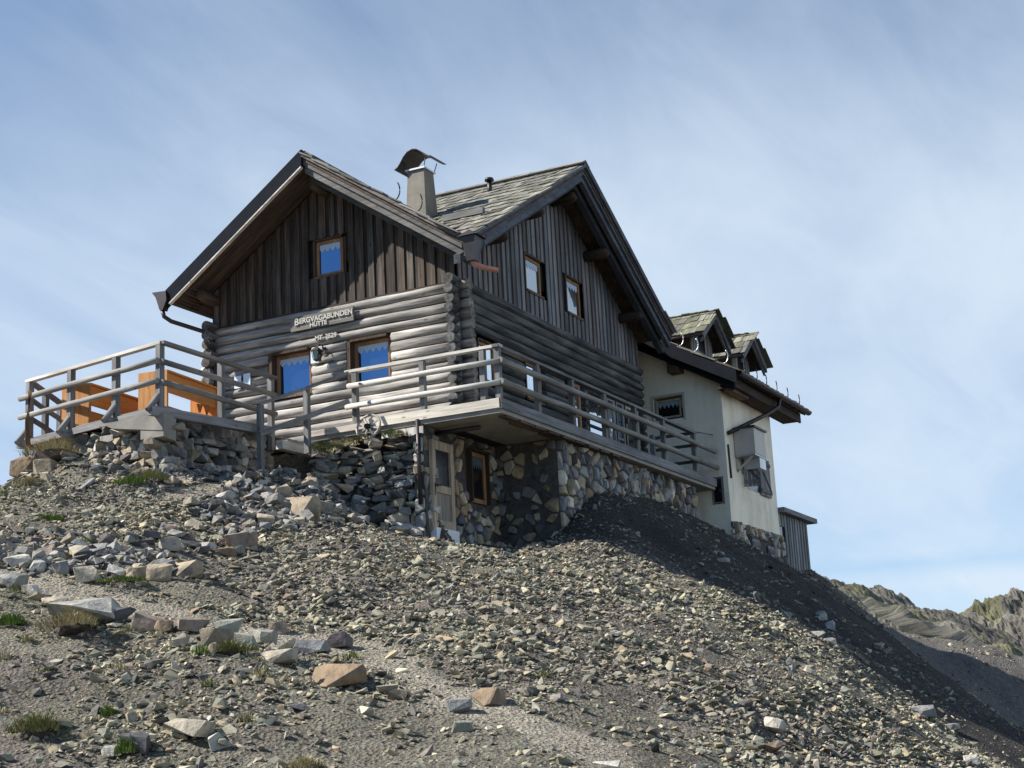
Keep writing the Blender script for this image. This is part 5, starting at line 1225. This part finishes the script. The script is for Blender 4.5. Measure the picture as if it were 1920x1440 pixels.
for s in PT[1:] + [0.0]:
    m = MB(); q = P3(s, .0); m.beam(P3(s, 0, 5.95), P3(s, 0, 7.10), .11, .11, (.85, .85, .87), up=U); m.build('post', W_GREY, te)
    m = MB(); m.log(P3(s, .26, 5.90), P3(s, .03, 6.20), .06, (.95, .95, .95), 8); m.build('brace', W_GREY, te)
for (x, y) in ((-3.0, 3.36), (-1.45, 3.36)):
    m = MB(); m.box((x - .05, y - .05, 5.7), (x + .05, y + .05, 7.10), (.85, .85, .85), 2); m.build('post', W_GREY, te)
V2 = Vector((TC_[0] - TB[0], TC_[1] - TB[1], 0)).normalized()
for s in (.95, 1.9):
    m = MB(); q = Vector((TB[0], TB[1], 0)) + V2 * s; m.box((q.x - .05, q.y - .05, 5.95), (q.x + .05, q.y + .05, 7.1), (.75, .75, .78), 2); m.build('post', W_GREY, te)
def trail(p0, p1, kind, t=(1, 1, 1), mat=W_GREY):
    m = MB()
    if kind: m.beam(p0, p1, .12, .055, t)
    else: m.log(p0, p1, .052, t, 10, .03, .7)
    m.build('rail', mat, te)
trail(P3(-.06, 0, 7.13), P3(LT + .08, 0, 7.13), 1, (1, 1, 1), W_PALE)
for z in (6.80, 6.44): trail(P3(-.05, .09, z), P3(LT + .18, .09, z), 0, (1.15, 1.12, 1.08))
for z, k in ((7.13, 1), (6.79, 0), (6.42, 0)): trail((TA[0] - .05, TA[1] - .07, z - .003), (-1.36, TA[1] - .07, z - .003), k, (.85, .82, .8) if k else (.95, .93, .9))
B3 = Vector((TB[0], TB[1], 0))
for z, k in ((7.12, 1), (6.79, 0), (6.42, 0)): trail(B3 + Vector((0, 0, z)), B3 + V2 * 2.6 + Vector((0, 0, z)), k, (.7, .7, .72))
m = MB(); m.prism([(-4.74, 5.46), (-4.40, 5.42), (-4.40, 5.865), (-4.74, 5.865)], ((0, 3.27, 0), (1, 0, 0), (0, 0, 1), (0, -1, 0)), -.5, .0, (.85, .85, .85))
m.prism([(3.285, 5.56), (3.285, 5.855), (4.6, 5.855), (4.4, 5.74)], ((-4.74, 0, 0), (0, 1, 0), (0, 0, 1), (-1, 0, 0)), -.25, .012, (.85, .85, .85)); m.build('concrete_corner', M_CONC, te)
m = MB(); m.tube([(-5.02, 6.15, 5.0), (-4.98, 6.12, 5.6), (-5.0, 6.12, 6.05), (-4.97, 6.1, 6.62)], [.045, .05, .042, .04], 8, (1.5, 1.25, .95)); o = m.build('wooden_stake', W_BROWN, None, (-5.0, 6.1, 5.0)); tag(o, 'rough pale wooden stake standing in front of the terrace end', 'stake')

# orange tables: end panels, seat boards and an apron
def table(loc, rot, label, L=1.75, W=.62, H=1.0):
    t = thing('wooden_table', label, 'table', loc, 'orange wooden tables on the terrace')
    t.rotation_euler = (0, 0, rot)
    def sub(name, fn):
        m = MB(); fn(m); o = m.build(name, W_ORANGE, None); o.parent = t; return o
    for x in (0, L):
        def pan(m, x=x):
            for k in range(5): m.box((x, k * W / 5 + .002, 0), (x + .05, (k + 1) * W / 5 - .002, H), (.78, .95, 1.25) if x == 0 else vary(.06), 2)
        sub('end_panel', pan)
    sub('apron', lambda m: m.box((.052, .04, H - .40), (L - .002, .08, H - .035), vary(.05), 0))
    sub('table_top', lambda m: m.box((.052, .0, H - .03), (L - .002, W, H + .005), vary(.05), 0))
    sub('stretcher', lambda m: m.box((.052, .10, .16), (L - .002, .15, .36), (.75, .72, .7), 0))
    for x in (L - .35, L - .6):
        sub('bracket', lambda m: m.prism([(x, H - .42), (x + .16, H - .42), (x + .08, H - .58)], ((0, .06, 0), (1, 0, 0), (0, 0, 1), (0, 1, 0)), 0, .04, (.6, .6, .6)))
    return t
table((-3.48, 4.22, 6.03), .10, 'larger orange wooden table behind the terrace corner post')
table((-4.02, 5.56, 6.03), .10, 'lower orange wooden table at the far end of the terrace', L=1.9, H=.85)

# ------------------------------------------------------------------ the plastered annex
an = thing('plastered_annex', 'cream plastered annex with two small roof dormers and dark gutter', 'house', (10.9, -1.5, 4))
AX, AY, AXE, AYB, AZ0 = 10.92, -1.55, 14.92, 5.2, 3.4
AEY, AEZ, AS = -2.16, 8.72, 0.56
ARY = 2.7
za = lambda y: AEZ + AS * (y - AEY) if y <= ARY else AEZ + AS * (2 * ARY - y - AEY)
m = MB()
def quadwall(m, pts2, fr, th): m.prism(pts2, fr, 0, -th)
FRA = ((AX, 0, 0), (0, 1, 0), (0, 0, 1), (-1, 0, 0)); FRB = ((0, AY, 0), (1, 0, 0), (0, 0, 1), (0, -1, 0))
zt = lambda y: za(y) - .18
# end wall with two window openings, built from strips round them
WN = (-.52, .28, 7.86, 8.46); WS = (-1.42, -1.10, 5.56, 6.24)
def strip(y0, y1, z0, z1_=None): m.prism([(y0, z0), (y1, z0), (y1, zt(y1) if z1_ is None else z1_), (y0, zt(y0) if z1_ is None else z1_)], FRA, 0, -.35)
strip(AY, WS[0], AZ0); strip(WS[0], WS[1], AZ0, WS[2]); strip(WS[0], WS[1], WS[3]); strip(WS[1], WN[0], AZ0); strip(WN[0], WN[1], AZ0, WN[2]); strip(WN[0], WN[1], WN[3]); strip(WN[1], ARY, AZ0); strip(ARY, AYB, AZ0)
m.prism([(AX + .351, AZ0), (AXE, AZ0), (AXE, zt(AY) + .1), (AX + .351, zt(AY) + .1)], FRB, 0, -.35)
m.prism([(AY + .351, AZ0), (AYB, AZ0), (AYB, zt(AYB)), (ARY, zt(ARY)), (AY + .36, zt(AY + .36))], ((AXE, 0, 0), (0, 1, 0), (0, 0, 1), (-1, 0, 0)), 0, .35)
wl_ = m.build('wall', M_PLASTER, an)
m = MB(); m.box((AX + .36, AY + .36, AZ0), (AXE - .36, AYB, 8.2)); m.build('inner_walls', M_CORE, an)
def awin(y0, y1, z0, z1_, d, name, fm, gm, fw, lace):
    f = MB(); fr = ((AX + d, 0, 0), (0, 1, 0), (0, 0, 1), (-1, 0, 0))
    B = lambda m, a, b, c, e, d0, d1, t=(1, 1, 1): m.prism([(a, c), (b, c), (b, e), (a, e)], fr, d0, d1, t)
    B(f, y0, y0 + fw, z0, z1_, 0, .05); B(f, y1 - fw, y1, z0, z1_, 0, .05); B(f, y0 + fw, y1 - fw, z0, z0 + fw, 0, .047); B(f, y0 + fw, y1 - fw, z1_ - fw, z1_, 0, .047)
    o = f.build(name, fm, an)
    p = MB(); B(p, y0 + fw, y1 - fw, z0 + fw, z1_ - fw, .005, .015); p.build('pane', gm, o)
    if lace:
        c = MB(); n = 5; w = (y1 - y0 - 2 * fw) / n
        for k in range(n):
            a = y0 + fw + k * w; c.prism([(a, z1_ - fw), (a, z1_ - fw - .07), (a + w / 2, z1_ - fw - .17), (a + w, z1_ - fw - .07), (a + w, z1_ - fw)], fr, .017, .02, (.55, .6, .55))
        c.build('curtain', M_LACE, o)
awin(WN[0] + .07, WN[1] - .05, WN[2] + .05, WN[3] - .07, .10, 'window', M_DOOR, M_GLASSD, .05, True)
awin(WS[0] + .02, WS[1] - .02, WS[2] + .02, WS[3] - .02, .035, 'window', W_GREY, M_GLASSD, .03, False)
m = MB(); RB(m, WN[0] - .06, WN[0], WN[2] - .06, WN[3] + .06, 0, .012, fr=FRA); RB(m, WN[1], WN[1] + .06, WN[2] - .06, WN[3] + .06, 0, .012, fr=FRA); RB(m, WN[0], WN[1], WN[3], WN[3] + .06, 0, .0115, fr=FRA); m.build('window_surround', M_BOX, an)
# roof
m = MB(); fa = lambda x, y: za(y)
slab(m, [(10.34, AEY), (16.35, AEY), (16.35, ARY), (10.34, ARY)], fa, .14, (.55, .55, .55)); slab(m, [(10.34, ARY), (16.35, ARY), (16.35, AYB + .5), (10.34, AYB + .5)], fa, .14, (.55, .55, .55))
ar = m.build('roof', W_BROWN, an)
m = MB(); ca, sa = 1 / math.hypot(1, AS), AS / math.hypot(1, AS)
shingles(m, (10.32, AEY - .06, AEZ - .034), (1, 0, 0), (0, ca, sa), 6.06, (ARY - AEY) / ca, [(10.3, AEY - .1), (16.4, AEY - .1), (16.4, ARY + .1), (10.3, ARY + .1)], .36, moss=.3, wmin=.12, wmax=.22, th=.035)
m.build('shingles', W_SHING, ar)
m = MB()   # verge: wide dark metal board sloping down to the eave corner
m.prism([(AEY - .02, AEZ + .04), (2.0, za(2.0) + .07), (2.0, za(2.0) - .36), (AEY - .02, AEZ - .33)], ((10.34, 0, 0), (0, 1, 0), (0, 0, 1), (-1, 0, 0)), 0, .04)
m.prism([(AEY + .12, AEZ - .20), (2.0, za(2.0) - .20), (2.0, za(2.0) - .48), (AEY + .12, AEZ - .44)], ((10.55, 0, 0), (0, 1, 0), (0, 0, 1), (-1, 0, 0)), 0, .04)
m.build('verge_board', M_BLACK, ar)
m = MB()
m.box((10.55, AEY + .10, AEZ - .36), (16.2, AEY + .15, AEZ - .10), (.5, .5, .5), 0)
m.box((10.6, AEY + .16, AEZ - .34), (16.1, AY - .02, AEZ - .30), (.6, .55, .5), 0)
m.build('soffit', W_BROWN, ar)
m = MB(); n = 8; r = .10
for k in range(n):
    a0, a1 = math.pi * k / n, math.pi * (k + 1) / n; yc, zc_ = AEY - .07, AEZ - .03
    m.add([(10.36, yc + r * math.cos(a0), zc_ - r * math.sin(a0)), (16.45, yc + r * math.cos(a0), zc_ - r * math.sin(a0)), (16.45, yc + r * math.cos(a1), zc_ - r * math.sin(a1)), (10.36, yc + r * math.cos(a1), zc_ - r * math.sin(a1))], [(0, 1, 2, 3)])
for k in range(13):
    x = 10.6 + k * .45; m.tube([(x, AEY + .03, AEZ - .02), (x, AEY - .06, AEZ - .15), (x, AEY - .175, AEZ - .03)], .014, 5)
m.tube([(13.75, AEY - .06, AEZ - .12), (13.70, AEY - .02, AEZ - .34), (13.2, AEY + .2, AEZ - .62), (11.1, AY - .06, AEZ - 1.38)], .055, 10)
m.build('gutter', M_METAL, an)
for y in (-.30, -.72, -1.10, -1.85): hook(ar, (10.42, y, za(y) + .07), (.5, -1, 0), .16, M_ZINC)
for x in (11.3, 12.3, 13.1, 14.0, 15.0, 16.1): hook(ar, (x, AEY + .10, za(AEY + .10) + .08), (1, -.1, 0), .15, M_METAL)
m = MB(); m.box((10.55, -.62, 8.98), (11.0, -.30, 9.26), (1.1, 1.0, .9), 0); m.build('purlin_end', W_BROWN, an); m = MB(); m.box((10.7, AY - .40, 8.30), (11.9, AY - .16, 8.50), (2.0, 1.9, 1.8), 0); m.build('purlin_end', W_BROWN, an)
def dormer(cx, fy, az, half, s, back):
    d = MB(); zl = az - s * half
    FRX = ((0, fy, 0), (1, 0, 0), (0, 0, 1), (0, -1, 0))
    f = lambda x, y: az - s * abs(x - cx)
    slab(d, [(cx, fy), (cx - half, fy), (cx - half, back - .6), (cx, back)], f, .07, (.6, .6, .6)); slab(d, [(cx + half, fy), (cx, fy), (cx, back), (cx + half, back - .6)], f, .07, (.6, .6, .6))
    d.box((cx - half + .22, fy + .45, za(fy + .45) - .1), (cx - half + .28, back - .4, zl + .06)); d.box((cx + half - .28, fy + .45, za(fy + .45) - .1), (cx + half - .22, back - .4, zl + .06))
    o = d.build('dormer', W_BROWN, an)
    m = MB(); c, sn = 1 / math.hypot(1, s), s / math.hypot(1, s)
    for sg in (-1, 1):
        shingles(m, (cx + sg * (half + .03), fy - .04, zl - s * .03), (0, 1, 0), (-sg * c, 0, sn), back - fy, half / c + .05, [(cx - half - .1, fy - .1), (cx + half + .1, fy - .1), (cx + half + .1, back), (cx - half - .1, back)], .40, moss=.55, wmin=.12, wmax=.26)
    m.build('shingles', W_SHING, o)
    m = MB()
    barge(m, FRX, (cx, az), (cx - half, zl), [(.03, .19, -.04, .02, .85), (-.14, .10, -.10, -.045, .75)], (.8, .85, .9)); barge(m, FRX, (cx + .003, az), (cx + half, zl), [(.03, .19, -.04, .02, .85), (-.14, .10, -.10, -.045, .75)], (.8, .85, .9))
    m.build('bargeboard', W_GREY, o)
    m = MB(); boards(m, ((0, fy + .45, 0), (1, 0, 0), (0, 0, 1), (0, -1, 0)), cx - half + .22, cx + half - .22, za(fy + .45) - .1, lambda x: az - s * abs(x - cx) - .10, [(cx - .25, cx + .25, za(fy + .45) + .2, az - .5)], .18, 0, lambda l: vary(.15)); m.build('front_boarding', W_GREY, o)
    m = MB(); m.box((cx - .25, fy + .43, za(fy + .45) + .2), (cx + .25, fy + .445, az - .5)); m.build('pane', M_GLASSD, o)
    m = MB(); m.tube([(cx - half - .06, fy - .02, zl - .06), (cx - half - .06, back - .9, zl - .06)], .045, 8); m.build('gutter', M_METAL, o)
dormer(12.02, -1.2, 10.76, 1.06, .72, 1.5); dormer(15.2, -1.2, 10.84, 1.0, .74, 1.55)
m = MB(); m.box((15.0, 1.4, 10.9), (15.5, 2.0, 11.08)); m.build('ridge_cap', M_METAL, ar)
# stone faced foot of the long wall, shutters, wall box
m = MB(); m.box((AX + .02, AY - .045, AZ0), (AXE + .05, AY - .004, 5.10)); ap = m.build('stone_plinth', M_MORTAR, an)
m = MB(); masonry(m, ((0, AY - .045, 0), (1, 0, 0), (0, 0, 1), (0, -1, 0)), AX + .03, AXE + .06, 4.0, 5.10, .20, [(12.1, 13.9, 3.5, 4.80)], .012, .95, (14, 34, 4, 6, 34, 6, 14), 1.3, .09); m.build('plinth_masonry', M_MASON, ap); m = MB()
masonry(m, ((AX + .02, 0, 0), (0, 1, 0), (0, 0, 1), (-1, 0, 0)), AY - .05, AY + .02, 4.0, 5.1, .1, [], .01); m.build('plinth_masonry', M_MASON, ap)
def shutter(x0, x1, z0, z1_, d, name='shutter', ang=0.0):
    fr = ((x0, AY - d, 0), (math.cos(ang), -math.sin(ang), 0), (0, 0, 1), (-math.sin(ang), -math.cos(ang), 0)); w = x1 - x0
    m = MB(); n = 4
    for k in range(n): m.prism([(k * w / n + .003, z0), ((k + 1) * w / n - .003, z0), ((k + 1) * w / n - .003, z1_), (k * w / n + .003, z1_)], fr, 0, .03, vary(.12))
    o = m.build(name, W_GREY, an)
    m = MB(); t = (.6, .6, .62)
    for z in (z0 + .08, z1_ - .18): m.prism([(0, z), (w, z), (w, z + .09), (0, z + .09)], fr, .031, .055, t)
    m.prism([(0, z1_ - .2), (.08, z1_ - .2), (w, z0 + .18), (w - .08, z0 + .18)], fr, .031, .05, (.35, .35, .36)); m.build('battens', W_GREY, o)
m = MB(); m.prism([(12.45, 6.10), (13.42, 6.10), (13.42, 6.95), (12.45, 6.95)], FRB, .0, .012); m.build('window', M_GLASSD, an)
shutter(13.44, 14.30, 6.06, 7.06, .03); shutter(12.10, 12.5, 6.10, 6.90, .025, ang=1.25)
shutter(12.1, 12.75, 4.02, 4.80, .07); shutter(13.45, 14.15, 3.95, 4.72, .07)
m = MB(); m.box((12.76, AY - .035, 3.9), (13.44, AY - .001, 4.80)); m.build('cellar_hatch', M_PLASTER, an)
m = MB(); m.box((11.60, AY - .55, 6.84), (12.5, AY - .02, 7.50)); bx_ = m.build('wall_box', M_BOX, an)
m = MB(); m.box((11.54, AY - .60, 7.503), (12.56, AY - .02, 7.55)); m.build('lid', M_METAL, bx_)
m = MB(); m.box((12.0, AY - .52, 6.52), (12.48, AY - .10, 6.80)); m.box((11.58, AY - .54, 6.80), (12.52, AY - .02, 6.835), (.8, .8, .8)); m.build('lower_box', M_ZINC, bx_)
m = MB()
for x in (11.68, 12.1): m.beam((x, AY - .45, 6.80), (x, AY - .02, 6.45), .04, .04); m.beam((x, AY - .03, 6.80), (x, AY - .03, 6.42), .04, .04)
m.build('wall_bracket', M_BOX, bx_)
m = MB(); m.tube([(11.08, AY - .02, 7.05), (11.10, AY - .02, 6.6), (11.12, AY - .02, 6.2)], .03, 6); m.build('shutter_edge', W_BROWN, an)

# ------------------------------------------------------------------ the shed
sh = thing('wooden_shed', 'small grey board shed behind the annex with a flat sloping roof', 'shed', (16.4, -1.4, 4))
m = MB()
boards(m, ((0, -1.5, 0), (1, 0, 0), (0, 0, 1), (0, -1, 0)), 14.98, 17.72, 3.4, lambda x: 5.76 + (x - 15) * .0, [(15.05, 15.28, 5.0, 5.42)], .26, 0, lambda l: (lambda g: (g * .92, g * .97, g))(rnd.uniform(.85, 1.35) * (1 if l else .7)))
boards(m, ((17.72, 0, 0), (0, 1, 0), (0, 0, 1), (1, 0, 0)), -1.5, 1.0, 3.4, lambda y: 5.76, [], .26)
m.build('boarding', W_GREY, sh)
m = MB(); m.box((15.0, -1.49, 3.4), (17.70, 1.0, 5.74)); m.build('inner_walls', M_CORE, sh)
m = MB(); m.box((14.96, -1.72, 5.77), (18.15, 1.2, 5.90), (.9, .9, .95), 0); m.build('roof', W_GREY, sh)
m = MB(); m.box((15.05, -1.512, 5.0), (15.28, -1.505, 5.42)); m.build('window', M_GLASSD, sh)
print('objects', len(bpy.data.objects), 'script ok')
